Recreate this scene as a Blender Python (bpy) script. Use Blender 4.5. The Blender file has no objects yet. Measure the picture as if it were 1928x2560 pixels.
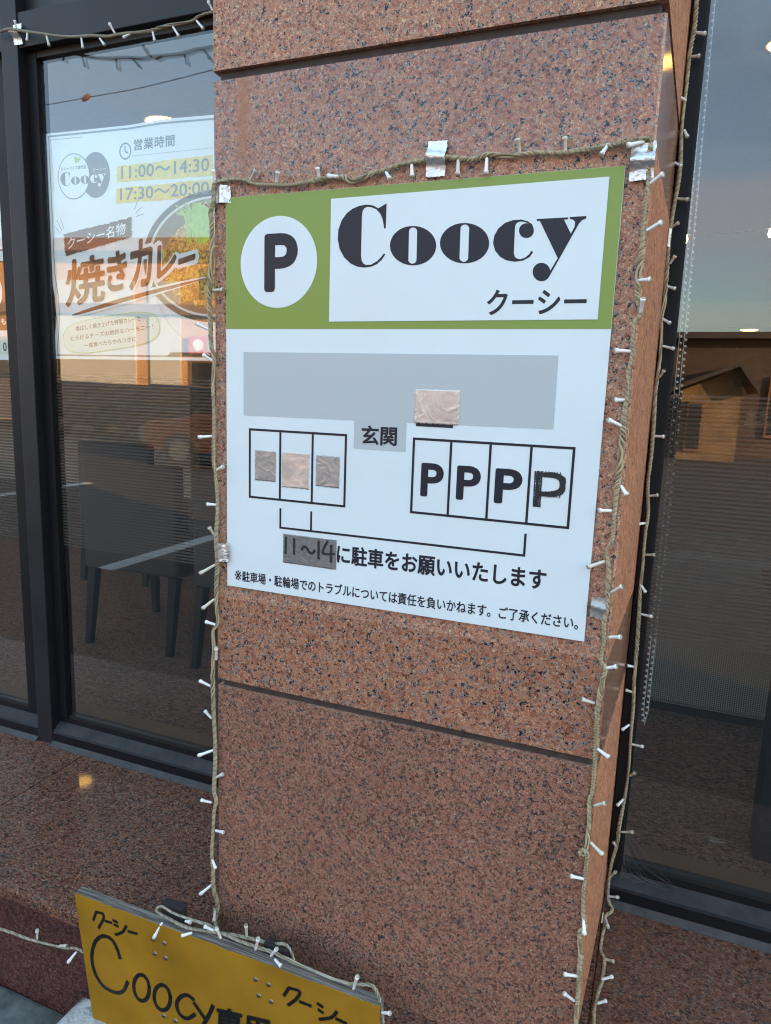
import bpy, bmesh, math, random
from mathutils import Vector, Matrix
random.seed(7)
C = bpy.context.scene.collection
SC = bpy.context.scene
R = math.radians
# ------------------------------------------------------------------ camera
cd = bpy.data.cameras.new('camera'); cam = bpy.data.objects.new('camera', cd); C.objects.link(cam)
cd.sensor_fit = 'HORIZONTAL'; cd.sensor_width = 36.0; cd.lens = 36.0 * 1748.3 / 1928.0
cd.clip_start = 0.02; cd.clip_end = 600
cam.matrix_world = Matrix(((0.926734, -0.095197, 0.363458, 0.68194),
                           (0.374154, 0.145652, -0.915857, -0.99229),
                           (0.034248, 0.984745, 0.170599, 0.34112),
                           (0, 0, 0, 1)))
SC.camera = cam
# ------------------------------------------------------------------ sky, sun, exposure
SUN_EL, SUN_AZ = R(12), R(66)          # low sun behind the shop
w = bpy.data.worlds.new('World'); SC.world = w; w.use_nodes = True
nt = w.node_tree; bg = nt.nodes['Background']
sky = nt.nodes.new('ShaderNodeTexSky'); sky.sky_type = 'NISHITA'; sky.sun_disc = False
sky.sun_elevation = SUN_EL; sky.sun_rotation = SUN_AZ; sky.air_density = 1.0; sky.dust_density = 1.5; sky.ozone_density = 1.2
tc = nt.nodes.new('ShaderNodeTexCoord'); mp = nt.nodes.new('ShaderNodeMapping'); mp.inputs['Scale'].default_value = (1.2, 1.2, 4.5)
ns = nt.nodes.new('ShaderNodeTexNoise'); ns.inputs['Scale'].default_value = 1.6; ns.inputs['Detail'].default_value = 6; ns.inputs['Roughness'].default_value = .55
cr = nt.nodes.new('ShaderNodeValToRGB'); cr.color_ramp.elements[0].position = .38; cr.color_ramp.elements[1].position = .62
cr.color_ramp.elements[0].color = (0, 0, 0, 1); cr.color_ramp.elements[1].color = (.75, .75, .75, 1)
mx = nt.nodes.new('ShaderNodeMix'); mx.data_type = 'RGBA'
nt.links.new(tc.outputs['Generated'], mp.inputs['Vector']); nt.links.new(mp.outputs[0], ns.inputs['Vector'])
nt.links.new(ns.outputs['Fac'], cr.inputs[0]); nt.links.new(cr.outputs[0], mx.inputs['Factor'])
nt.links.new(sky.outputs[0], mx.inputs['A'])
sz = nt.nodes.new('ShaderNodeSeparateXYZ'); nt.links.new(tc.outputs['Generated'], sz.inputs[0])
cl = nt.nodes.new('ShaderNodeValToRGB'); e_ = cl.color_ramp.elements; e_[0].position = .16; e_[0].color = (2.75, 2.75, 2.7, 1); e_[1].position = .42; e_[1].color = (2.35, 3.5, 4.25, 1)
x_ = e_.new(.24); x_.color = (2.7, 2.55, 2.75, 1)
nt.links.new(sz.outputs['Z'], cl.inputs[0]); nt.links.new(cl.outputs[0], mx.inputs['B'])
nt.links.new(mx.outputs['Result'], bg.inputs['Color']); bg.inputs['Strength'].default_value = 0.15
sl = bpy.data.lights.new('sun', 'SUN'); sl.energy = 5.0; sl.angle = R(.5); sl.color = (1, .62, .33)
so = bpy.data.objects.new('sun', sl); C.objects.link(so)
sd = Vector((math.sin(SUN_AZ) * math.cos(SUN_EL), math.cos(SUN_AZ) * math.cos(SUN_EL), math.sin(SUN_EL)))
so.rotation_euler = (-sd).to_track_quat('-Z', 'Y').to_euler(); so.location = (3, 10, 12)
SC.view_settings.view_transform = 'Standard'; SC.view_settings.look = 'None'
SC.view_settings.exposure = 2.28; SC.view_settings.gamma = 1
SC.cycles.use_denoising = True
try: SC.cycles.denoiser = 'OPENIMAGEDENOISE'
except Exception: pass
SC.cycles.filter_width = 1.15
SC.cycles.transparent_max_bounces = 24; SC.cycles.max_bounces = 10; SC.cycles.sample_clamp_indirect = 6
# ------------------------------------------------------------------ materials
def mat(name): 
    m = bpy.data.materials.new(name); m.use_nodes = True
    return m, m.node_tree, m.node_tree.nodes['Principled BSDF']
def N(nt, typ, **kw):
    n = nt.nodes.new(typ)
    for k, v in kw.items(): n.inputs[k].default_value = v
    return n
def plain(name, col, rough=.5, metal=0.0, spec=.5, var=0.0, vscale=30, bump=0.0, bscale=200, trans=0.0):
    m, nt, b = mat(name)
    b.inputs['Base Color'].default_value = (*col, 1); b.inputs['Roughness'].default_value = rough
    b.inputs['Metallic'].default_value = metal; b.inputs['Specular IOR Level'].default_value = spec
    g = nt.nodes.new('ShaderNodeNewGeometry')
    if var:
        n = N(nt, 'ShaderNodeTexNoise', Scale=vscale, Detail=5.0); nt.links.new(g.outputs['Position'], n.inputs['Vector'])
        r = nt.nodes.new('ShaderNodeMapRange'); r.inputs[1].default_value = .3; r.inputs[2].default_value = .7
        r.inputs[3].default_value = 1 - var; r.inputs[4].default_value = 1 + var; nt.links.new(n.outputs['Fac'], r.inputs[0])
        h = nt.nodes.new('ShaderNodeMix'); h.data_type = 'RGBA'; h.blend_type = 'MULTIPLY'; h.inputs['Factor'].default_value = 1
        h.inputs['A'].default_value = (*col, 1); nt.links.new(r.outputs[0], h.inputs['B']); nt.links.new(h.outputs['Result'], b.inputs['Base Color'])
        rr = nt.nodes.new('ShaderNodeMapRange'); rr.inputs[3].default_value = max(0, rough - .12); rr.inputs[4].default_value = min(1, rough + .12)
        nt.links.new(n.outputs['Fac'], rr.inputs[0]); nt.links.new(rr.outputs[0], b.inputs['Roughness'])
    if bump:
        n2 = N(nt, 'ShaderNodeTexNoise', Scale=bscale, Detail=3.0); nt.links.new(g.outputs['Position'], n2.inputs['Vector'])
        bp = N(nt, 'ShaderNodeBump', Strength=bump, Distance=.004); nt.links.new(n2.outputs['Fac'], bp.inputs['Height']); nt.links.new(bp.outputs[0], b.inputs['Normal'])
    return m
def emis(name, col, s):
    m = bpy.data.materials.new(name); m.use_nodes = True; nt = m.node_tree
    nt.nodes.remove(nt.nodes['Principled BSDF']); e = N(nt, 'ShaderNodeEmission', Color=(*col, 1), Strength=s)
    nt.links.new(e.outputs[0], nt.nodes['Material Output'].inputs[0]); return m
def granite(name, scale, stops, rough, bump=0.0, clus=.45, stretch=(1, 1, 1), spec=.5, stain=0.0, vary=.10):
    """speckled stone: jittered voronoi grains coloured through a stepped ramp, black and grey grains gathered in clusters"""
    m, nt, b = mat(name); L = nt.links.new
    g = nt.nodes.new('ShaderNodeNewGeometry')
    mp = nt.nodes.new('ShaderNodeMapping'); mp.inputs['Scale'].default_value = stretch; mp.inputs['Rotation'].default_value = (.3, .2, .4); L(g.outputs['Position'], mp.inputs['Vector'])
    dn = N(nt, 'ShaderNodeTexNoise', Scale=scale * .9, Detail=2.0); L(mp.outputs[0], dn.inputs['Vector'])
    sub = nt.nodes.new('ShaderNodeVectorMath'); sub.operation = 'SUBTRACT'; sub.inputs[1].default_value = (.5, .5, .5); L(dn.outputs['Color'], sub.inputs[0])
    sc = nt.nodes.new('ShaderNodeVectorMath'); sc.operation = 'SCALE'; sc.inputs['Scale'].default_value = 1.5 / scale; L(sub.outputs[0], sc.inputs[0])
    ad = nt.nodes.new('ShaderNodeVectorMath'); ad.operation = 'ADD'; L(mp.outputs[0], ad.inputs[0]); L(sc.outputs[0], ad.inputs[1])
    v = N(nt, 'ShaderNodeTexVoronoi', Scale=scale); L(ad.outputs[0], v.inputs['Vector'])
    v2 = N(nt, 'ShaderNodeTexVoronoi', Scale=scale * 2.3); L(ad.outputs[0], v2.inputs['Vector'])
    s1 = nt.nodes.new('ShaderNodeSeparateColor'); L(v.outputs['Color'], s1.inputs[0])
    s2 = nt.nodes.new('ShaderNodeSeparateColor'); L(v2.outputs['Color'], s2.inputs[0])
    cn = N(nt, 'ShaderNodeTexNoise', Scale=scale * .33, Detail=2.0, Roughness=.6); L(mp.outputs[0], cn.inputs['Vector'])
    a = nt.nodes.new('ShaderNodeMath'); a.operation = 'MULTIPLY_ADD'; a.inputs[1].default_value = .36; L(s2.outputs[0], a.inputs[0])
    a0 = nt.nodes.new('ShaderNodeMath'); a0.operation = 'MULTIPLY'; a0.inputs[1].default_value = .64; L(s1.outputs[0], a0.inputs[0]); L(a0.outputs[0], a.inputs[2])
    c = nt.nodes.new('ShaderNodeMath'); c.operation = 'SUBTRACT'; c.inputs[1].default_value = .5; L(cn.outputs['Fac'], c.inputs[0])
    d = nt.nodes.new('ShaderNodeMath'); d.operation = 'MULTIPLY_ADD'; d.inputs[1].default_value = clus * 2; L(c.outputs[0], d.inputs[0]); L(a.outputs[0], d.inputs[2])
    r = nt.nodes.new('ShaderNodeValToRGB'); r.color_ramp.interpolation = 'CONSTANT'
    els = r.color_ramp.elements
    while len(els) > 1: els.remove(els[-1])
    els[0].position = stops[0][0]; els[0].color = (*stops[0][1], 1)
    for p, col in stops[1:]:
        e = els.new(p); e.color = (*col, 1)
    L(d.outputs[0], r.inputs[0])
    big = N(nt, 'ShaderNodeTexNoise', Scale=4.0, Detail=6.0, Roughness=.62); L(g.outputs['Position'], big.inputs['Vector'])
    mr = nt.nodes.new('ShaderNodeMapRange'); mr.inputs[1].default_value = .3; mr.inputs[2].default_value = .7; mr.inputs[3].default_value = 1 - vary; mr.inputs[4].default_value = 1 + vary; L(big.outputs['Fac'], mr.inputs[0])
    mm = nt.nodes.new('ShaderNodeMix'); mm.data_type = 'RGBA'; mm.blend_type = 'MULTIPLY'; mm.inputs['Factor'].default_value = 1
    L(r.outputs[0], mm.inputs['A']); L(mr.outputs[0], mm.inputs['B']); out = mm.outputs['Result']
    if stain:   # a rusty run-down streak on the upper left of the slab
        sx = nt.nodes.new('ShaderNodeSeparateXYZ'); L(g.outputs['Position'], sx.inputs[0])
        q = N(nt, 'ShaderNodeTexNoise', Scale=60.0, Detail=4.0); L(g.outputs['Position'], q.inputs['Vector'])
        m1 = nt.nodes.new('ShaderNodeMath'); m1.operation = 'MULTIPLY_ADD'; m1.inputs[1].default_value = .022; L(q.outputs['Fac'], m1.inputs[0]); L(sx.outputs['X'], m1.inputs[2])
        m2 = nt.nodes.new('ShaderNodeMath'); m2.operation = 'SUBTRACT'; m2.inputs[1].default_value = .041; L(m1.outputs[0], m2.inputs[0])
        m3 = nt.nodes.new('ShaderNodeMath'); m3.operation = 'ABSOLUTE'; L(m2.outputs[0], m3.inputs[0])
        m4 = nt.nodes.new('ShaderNodeMapRange'); m4.inputs[1].default_value = .0; m4.inputs[2].default_value = .016; m4.inputs[3].default_value = stain; m4.inputs[4].default_value = 0; L(m3.outputs[0], m4.inputs[0])
        z1 = nt.nodes.new('ShaderNodeMapRange'); z1.inputs[1].default_value = .64; z1.inputs[2].default_value = .72; L(sx.outputs['Z'], z1.inputs[0])
        m5 = nt.nodes.new('ShaderNodeMath'); m5.operation = 'MULTIPLY'; L(m4.outputs[0], m5.inputs[0]); L(z1.outputs[0], m5.inputs[1])
        m6 = nt.nodes.new('ShaderNodeMix'); m6.data_type = 'RGBA'; L(m5.outputs[0], m6.inputs['Factor']); L(out, m6.inputs['A']); m6.inputs['B'].default_value = (.36, .125, .03, 1); out = m6.outputs['Result']
    L(out, b.inputs['Base Color'])
    rr = nt.nodes.new('ShaderNodeMapRange'); rr.inputs[3].default_value = rough * .7; rr.inputs[4].default_value = rough * 1.35; L(big.outputs['Fac'], rr.inputs[0]); L(rr.outputs[0], b.inputs['Roughness'])
    b.inputs['Specular IOR Level'].default_value = spec
    if bump:
        bp = N(nt, 'ShaderNodeBump', Strength=bump, Distance=.0022); L(d.outputs[0], bp.inputs['Height']); L(bp.outputs[0], b.inputs['Normal'])
    return m
K = (.012, .012, .016)
# flamed: paler, pinker; polished: deeper colour and blacker flecks; lower: finer grain
GR_FL = granite('granite_flamed', 225, [(.0, (0.101, 0.044, 0.031)), (.10, (0.260, 0.104, 0.064)), (.22, (0.372, 0.162, 0.100)), (.34, (0.442, 0.196, 0.118)), (.46, (0.504, 0.262, 0.162)), (.53, (0.649, 0.434, 0.266)), (.575, (0.422, 0.186, 0.113)), (.655, (0.341, 0.152, 0.095)), (.70, (0.308, 0.264, 0.216)), (.77, (0.195, 0.178, 0.159)), (.82, (.055, .052, .055)), (.88, K)], .62, .35, .20)
GR_PO = granite('granite_polished', 212, [(.0, (0.074, 0.029, 0.019)), (.10, (0.215, 0.081, 0.049)), (.22, (0.318, 0.129, 0.076)), (.34, (0.383, 0.162, 0.096)), (.46, (0.441, 0.213, 0.126)), (.53, (0.548, 0.356, 0.218)), (.57, (0.365, 0.152, 0.088)), (.65, (0.281, 0.119, 0.073)), (.69, (0.259, 0.233, 0.208)), (.76, (0.164, 0.158, 0.157)), (.805, (.05, .048, .052)), (.865, K)], .16, 0, .23, stain=.9)
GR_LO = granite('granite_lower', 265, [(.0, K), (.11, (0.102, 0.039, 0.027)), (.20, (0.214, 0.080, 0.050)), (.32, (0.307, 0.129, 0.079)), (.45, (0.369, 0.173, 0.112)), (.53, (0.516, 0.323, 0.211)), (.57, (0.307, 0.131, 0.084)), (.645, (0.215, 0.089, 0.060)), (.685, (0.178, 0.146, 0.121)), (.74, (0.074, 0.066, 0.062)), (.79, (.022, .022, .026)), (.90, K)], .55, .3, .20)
GR_SIDE_LIT = granite('granite_side_lit', 185, [(.0, (.24, .08, .042)), (.2, (.47, .19, .095)), (.4, (.55, .235, .12)), (.56, (.68, .39, .22)), (.64, (.49, .205, .11)), (.74, (.22, .10, .06)), (.82, (.07, .04, .035))], .7, .5, .2, stretch=(1, 1, .55))  # paler, more orange granite: warm side light painted into the stone colour
LEDGE_STOPS = [(.0, (.035, .014, .010)), (.2, (.12, .045, .028)), (.36, (.19, .08, .05)), (.52, (.31, .20, .135)), (.57, (.175, .072, .045)), (.66, (.10, .078, .066)), (.76, (.045, .043, .043)), (.85, K)]
GR_LEDGE = granite('granite_ledge', 235, LEDGE_STOPS, .05, .0, .20, stretch=(.7, 1, 1), spec=.10)
GR_LEDGE_R = granite('granite_ledge_worn', 235, LEDGE_STOPS, .38, .15, .20, stretch=(.7, 1, 1), spec=.3)
GR_WALL = granite('granite_base', 230, [(.0, (.02, .007, .007)), (.25, (.085, .026, .022)), (.5, (.13, .042, .034)), (.58, (.20, .10, .075)), (.68, (.06, .03, .028)), (.84, (.02, .02, .022)), (.94, K)], .3, .1, .25)
MORTAR = plain('dark_mortar', (.055, .04, .034), .8, var=.3, vscale=60)
ALU = plain('dark_bronze_aluminium', (.009, .009, .011), .5, 0, .22, var=.12, vscale=6, bump=.04, bscale=500)
ALU_L = plain('weathered_dark_aluminium', (.014, .0145, .018), .5, .0, .35, var=.15, vscale=9)
DUST = plain('grey_dust', (.032, .032, .034), .9, var=.5, vscale=22)
GASK = plain('black_gasket', (.012, .012, .013), .5)
SEAL = plain('grey_sealant', (.055, .052, .05), .8, var=.3, vscale=40, bump=.3, bscale=120)
PRINT_W = plain('sign_white', (.75, .83, .85), .35, 0, .4, var=.03, vscale=7)
PRINT_G = plain('sign_green', (.245, .33, .068), .35, 0, .4)
PRINT_N = plain('sign_navy', (.020, .021, .033), .4, 0, .3)
PRINT_GY = plain('sign_grey', (.50, .545, .555), .38, 0, .4)
WHITE = plain('white_plastic', (.86, .86, .84), .35, var=.06, vscale=80)
CLEARTIP = plain('yellowed_tip', (.45, .42, .33), .25)
ROPE = plain('beige_cable', (.42, .345, .215), .5, var=.16, vscale=45)
ROPE_S = plain('darker_strand', (.27, .215, .125), .55, var=.2, vscale=45)  # one strand in a darker tone so the twist shows
ROPE_D = plain('dusty_cable', (.25, .225, .165), .55, var=.2, vscale=45)
ROPE_C = plain('clear_cable', (.36, .335, .27), .3, var=.2, vscale=45)
def foil(name, col, rough, bump=.5, bs=55, metal=.9):
    m, nt, b = mat(name); L = nt.links.new; g = nt.nodes.new('ShaderNodeNewGeometry')
    b.inputs['Metallic'].default_value = metal; b.inputs['Roughness'].default_value = rough
    n = N(nt, 'ShaderNodeTexNoise', Scale=bs, Detail=5.0, Roughness=.6, Distortion=1.2); L(g.outputs['Position'], n.inputs['Vector'])
    v = N(nt, 'ShaderNodeTexVoronoi', Scale=bs * 1.2); v.feature = 'DISTANCE_TO_EDGE'; L(g.outputs['Position'], v.inputs['Vector'])
    sm = nt.nodes.new('ShaderNodeMath'); sm.operation = 'MULTIPLY_ADD'; sm.inputs[1].default_value = .35; L(v.outputs['Distance'], sm.inputs[0]); L(n.outputs['Fac'], sm.inputs[2])
    bp = N(nt, 'ShaderNodeBump', Strength=bump, Distance=.006); L(sm.outputs[0], bp.inputs['Height']); L(bp.outputs[0], b.inputs['Normal'])
    r = nt.nodes.new('ShaderNodeMapRange'); r.inputs[1].default_value = .3; r.inputs[2].default_value = .7; r.inputs[3].default_value = .82; r.inputs[4].default_value = 1.1; L(n.outputs['Fac'], r.inputs[0])
    h = nt.nodes.new('ShaderNodeMix'); h.data_type = 'RGBA'; h.blend_type = 'MULTIPLY'; h.inputs['Factor'].default_value = 1
    h.inputs['A'].default_value = (*col, 1); L(r.outputs[0], h.inputs['B']); L(h.outputs['Result'], b.inputs['Base Color'])
    return m
FOIL = foil('silver_foil_tape', (.80, .80, .80), .33)
FOIL_P = foil('pinkish_foil_tape', (.70, .63, .57), .38, .38, 14, .5)
FOIL_G = foil('grey_foil_tape', (.44, .435, .42), .40, .38, 18, .55)
FOIL_D = foil('dark_grey_foil_tape', (.25, .245, .24), .5, .3, 90, .5)
def glass_mat(name, f0, tint):
    m = bpy.data.materials.new(name); m.use_nodes = True; nt = m.node_tree; L = nt.links.new
    nt.nodes.remove(nt.nodes['Principled BSDF'])
    lw = nt.nodes.new('ShaderNodeLayerWeight'); lw.inputs['Blend'].default_value = .5
    p = nt.nodes.new('ShaderNodeMath'); p.operation = 'POWER'; p.inputs[1].default_value = 5.0
    q = nt.nodes.new('ShaderNodeMath'); q.operation = 'MULTIPLY_ADD'; q.inputs[1].default_value = 1 - f0; q.inputs[2].default_value = f0
    L(lw.outputs['Facing'], p.inputs[0]); L(p.outputs[0], q.inputs[0])
    t = N(nt, 'ShaderNodeBsdfTransparent', Color=(*tint, 1)); gl = N(nt, 'ShaderNodeBsdfGlossy', Color=(1, 1, 1, 1), Roughness=.0)
    ms = nt.nodes.new('ShaderNodeMixShader'); L(q.outputs[0], ms.inputs[0]); L(t.outputs[0], ms.inputs[1]); L(gl.outputs[0], ms.inputs[2])
    L(ms.outputs[0], nt.nodes['Material Output'].inputs[0]); return m
GLASS = glass_mat('window_glass', .072, (.965, .98, .975))
def film_mat():
    m = bpy.data.materials.new('striped_window_film'); m.use_nodes = True; nt = m.node_tree; L = nt.links.new
    nt.nodes.remove(nt.nodes['Principled BSDF'])
    g = nt.nodes.new('ShaderNodeNewGeometry'); s = nt.nodes.new('ShaderNodeSeparateXYZ'); L(g.outputs['Position'], s.inputs[0])
    a = nt.nodes.new('ShaderNodeMath'); a.operation = 'MULTIPLY'; a.inputs[1].default_value = 1 / .0085; L(s.outputs['Z'], a.inputs[0])
    f = nt.nodes.new('ShaderNodeMath'); f.operation = 'FRACT'; L(a.outputs[0], f.inputs[0])
    st = nt.nodes.new('ShaderNodeMath'); st.operation = 'LESS_THAN'; st.inputs[1].default_value = .56; L(f.outputs[0], st.inputs[0])
    k = nt.nodes.new('ShaderNodeMath'); k.operation = 'MULTIPLY'; k.inputs[1].default_value = .8; L(st.outputs[0], k.inputs[0])
    t = N(nt, 'ShaderNodeBsdfTransparent', Color=(1, 1, 1, 1)); d = N(nt, 'ShaderNodeBsdfDiffuse', Color=(.108, .084, .070, 1))
    ms = nt.nodes.new('ShaderNodeMixShader'); L(k.outputs[0], ms.inputs[0]); L(t.outputs[0], ms.inputs[1]); L(d.outputs[0], ms.inputs[2])
    L(ms.outputs[0], nt.nodes['Material Output'].inputs[0]); return m
FILM = film_mat()
# ------------------------------------------------------------------ builders
def tag(o, label=None, cat=None, group=None, kind=None):
    if label: o['label'] = label
    if cat: o['category'] = cat
    if group: o['group'] = group
    if kind: o['kind'] = kind
    return o
def thing(name, label, cat, group=None, loc=(0, 0, 0)):
    o = bpy.data.objects.new(name, None); o.empty_display_size = .05; C.objects.link(o); o.location = loc
    return tag(o, label, cat, group)
class MB:
    def __init__(s): s.v = []; s.f = []; s.m = []
    def add(s, v, f, mi=0):
        n = len(s.v); s.v += [tuple(p) for p in v]; s.f += [tuple(i + n for i in q) for q in f]; s.m += [mi] * len(f); return s
    def box(s, x0, x1, y0, y1, z0, z1, mi=0, b=0.0):
        bm = bmesh.new(); bmesh.ops.create_cube(bm, size=1)
        for v in bm.verts: v.co = Vector(((x0 + x1) / 2 + v.co.x * (x1 - x0), (y0 + y1) / 2 + v.co.y * (y1 - y0), (z0 + z1) / 2 + v.co.z * (z1 - z0)))
        if b: bmesh.ops.bevel(bm, geom=bm.edges[:], offset=b, segments=2, affect='EDGES', profile=.6)
        bm.verts.index_update(); s.add([v.co[:] for v in bm.verts], [[v.index for v in f.verts] for f in bm.faces], mi); bm.free(); return s
    def tube(s, pts, rad, n=8, mi=0, cap=True):
        pts = [Vector(p) for p in pts]; rad = rad if isinstance(rad, (list, tuple)) else [rad] * len(pts)
        V = []; F = []; t0 = (pts[1] - pts[0]).normalized(); u = t0.orthogonal().normalized()
        for i, p in enumerate(pts):
            t = (pts[min(i + 1, len(pts) - 1)] - pts[max(i - 1, 0)]).normalized()
            u = (u - t * u.dot(t)).normalized(); w_ = t.cross(u)
            for k in range(n):
                a = 2 * math.pi * k / n; V.append(p + (u * math.cos(a) + w_ * math.sin(a)) * rad[i])
        for i in range(len(pts) - 1):
            for k in range(n): F.append((i * n + k, i * n + (k + 1) % n, (i + 1) * n + (k + 1) % n, (i + 1) * n + k))
        if cap: F.append(tuple(range(n - 1, -1, -1))); F.append(tuple(range((len(pts) - 1) * n, len(pts) * n)))
        return s.add(V, F, mi)
    def prism(s, poly, a0, a1, axis='y', mi=0):
        """polygon (p,q) pushed along an axis: axis y -> (x,z), x -> (y,z), z -> (x,y)"""
        n = len(poly); mk = {'y': lambda p, a: (p[0], a, p[1]), 'x': lambda p, a: (a, p[0], p[1]), 'z': lambda p, a: (p[0], p[1], a)}[axis]
        V = [mk(p, a0) for p in poly] + [mk(p, a1) for p in poly]
        F = [tuple(range(n)), tuple(range(2 * n - 1, n - 1, -1))] + [(i, n + i, n + (i + 1) % n, (i + 1) % n) for i in range(n)]
        return s.add(V, F, mi)
    def build(s, name, mats, parent=None, smooth=False, fixn=True):
        me = bpy.data.meshes.new(name); me.from_pydata(s.v, [], s.f); me.update()
        for m_ in (mats if isinstance(mats, (list, tuple)) else [mats]): me.materials.append(m_)
        if len(me.materials) > 1:
            for p, i in zip(me.polygons, s.m): p.material_index = i
        if fixn:
            bm = bmesh.new(); bm.from_mesh(me); bmesh.ops.recalc_face_normals(bm, faces=bm.faces); bm.to_mesh(me); bm.free()
        if smooth:
            for p in me.polygons: p.use_smooth = True
        o = bpy.data.objects.new(name, me); C.objects.link(o)
        if parent:
            o.parent = parent
            if parent.parent is None: o.location = -Vector(parent.location)
        return o
def box(name, b6, m, parent=None, bev=0.0): return MB().box(*b6, b=bev).build(name, m, parent)
def curve_mesh(cu):
    o = bpy.data.objects.new('tmp', cu); C.objects.link(o)
    dg = bpy.context.evaluated_depsgraph_get(); dg.update()
    me = bpy.data.meshes.new_from_object(o.evaluated_get(dg))
    V = [v.co[:] for v in me.vertices]; F = [tuple(p.vertices) for p in me.polygons]
    bpy.data.objects.remove(o); bpy.data.curves.remove(cu); bpy.data.meshes.remove(me)
    return V, F
def flat(mb, loops, y, t=.0006, mi=0):
    """filled outline (first loop outer, others holes) in (x,z), front face t in front of plane y"""
    cu = bpy.data.curves.new('tmp', 'CURVE'); cu.dimensions = '2D'; cu.fill_mode = 'BOTH'; cu.extrude = t / 2
    for lp in loops:
        sp = cu.splines.new('POLY'); sp.points.add(len(lp) - 1); sp.use_cyclic_u = True
        for q, p in zip(sp.points, lp): q.co = (p[0], p[1], 0, 1)
    V, F = curve_mesh(cu); mb.add([(x, y - t / 2 - z, yy) for x, yy, z in V], F, mi); return mb
def rect(x0, x1, z0, z1): return [(x0, z0), (x1, z0), (x1, z1), (x0, z1)]
def ell(cx, cz, rx, rz, n=56, a0=0, a1=2 * math.pi): return [(cx + rx * math.cos(a0 + (a1 - a0) * i / n), cz + rz * math.sin(a0 + (a1 - a0) * i / n)) for i in range(n)]
_tc = {}
def text(mb, body, bl, br, tl, y, off=.0, t=.0004, mi=0, space=1.0):
    """text fitted to the parallelogram bottom-left / bottom-right / top-left in (x,z)"""
    key = (body, space)
    if key not in _tc:
        cu = bpy.data.curves.new('tmp', 'FONT'); cu.body = body; cu.extrude = .5; cu.space_character = space; cu.resolution_u = 6
        _tc[key] = curve_mesh(cu)
    V, F = _tc[key]
    x0 = min(v[0] for v in V); x1 = max(v[0] for v in V); y0 = min(v[1] for v in V); y1 = max(v[1] for v in V)
    # bold: the same outline laid again a hair to every side, each copy a few microns higher
    sh = [(0, 0)] + ([(off * math.cos(q * math.pi / 4), off * math.sin(q * math.pi / 4)) for q in range(8)] if off else [])
    x0 -= off; x1 += off; y0 -= off; y1 += off
    for k, (sx, sy) in enumerate(sh):
        out = []
        for X, Y, Z in V:
            a = (X + sx - x0) / (x1 - x0); b = (Y + sy - y0) / (y1 - y0)
            out.append((bl[0] + (br[0] - bl[0]) * a + (tl[0] - bl[0]) * b, y - t / 2 - Z * t - .000006 * k, bl[1] + (br[1] - bl[1]) * a + (tl[1] - bl[1]) * b))
        mb.add(out, F, mi)
    return mb
def smooth_path(P, step):
    P = [Vector(p) for p in P]; out = []
    for i in range(len(P) - 1):
        p0 = P[max(i - 1, 0)]; p1 = P[i]; p2 = P[i + 1]; p3 = P[min(i + 2, len(P) - 1)]
        n = max(1, int((p2 - p1).length / step))
        for k in range(n):
            t = k / n; out.append(.5 * ((2 * p1) + (p2 - p0) * t + (2 * p0 - 5 * p1 + 4 * p2 - p3) * t * t + (3 * p1 - p0 - 3 * p2 + p3) * t ** 3))
    out.append(P[-1]); return out
def ribbon(mb, pts, w, y, t=.0004, mi=0, taper=None, jit=0.0):
    """one brush stroke in (x,z)"""
    P = smooth_path([(p[0], 0, p[1]) for p in pts], w * .35) if len(pts) > 2 else [Vector((pts[0][0] + (pts[1][0] - pts[0][0]) * k / 6, 0, pts[0][1] + (pts[1][1] - pts[0][1]) * k / 6)) for k in range(7)]
    L = []; Rr = []; n = len(P)
    for i, p in enumerate(P):
        d = (P[min(i + 1, n - 1)] - P[max(i - 1, 0)]).normalized(); nn = Vector((-d.z, 0, d.x))
        ww = w / 2 * (taper(i / (n - 1)) if taper else 1) * (1 + jit * random.uniform(-1, 1))
        L.append(p + nn * ww); Rr.append(p - nn * ww)
    d0 = (P[0] - P[1]).normalized() * w * .18; d1 = (P[-1] - P[-2]).normalized() * w * .18
    L[0] += d0; Rr[0] += d0; L[-1] += d1; Rr[-1] += d1
    V = [(p.x, y - t, p.z) for p in L] + [(p.x, y - t, p.z) for p in Rr] + [(p.x, y, p.z) for p in L] + [(p.x, y, p.z) for p in Rr]
    F = []
    for i in range(n - 1):
        F += [(i, i + 1, n + i + 1, n + i), (i, 2 * n + i, 2 * n + i + 1, i + 1), (n + i, n + i + 1, 3 * n + i + 1, 3 * n + i)]
    F += [(0, n, 3 * n, 2 * n), (n - 1, 3 * n - 1, 4 * n - 1, 2 * n - 1)]
    return mb.add(V, F, mi)
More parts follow.
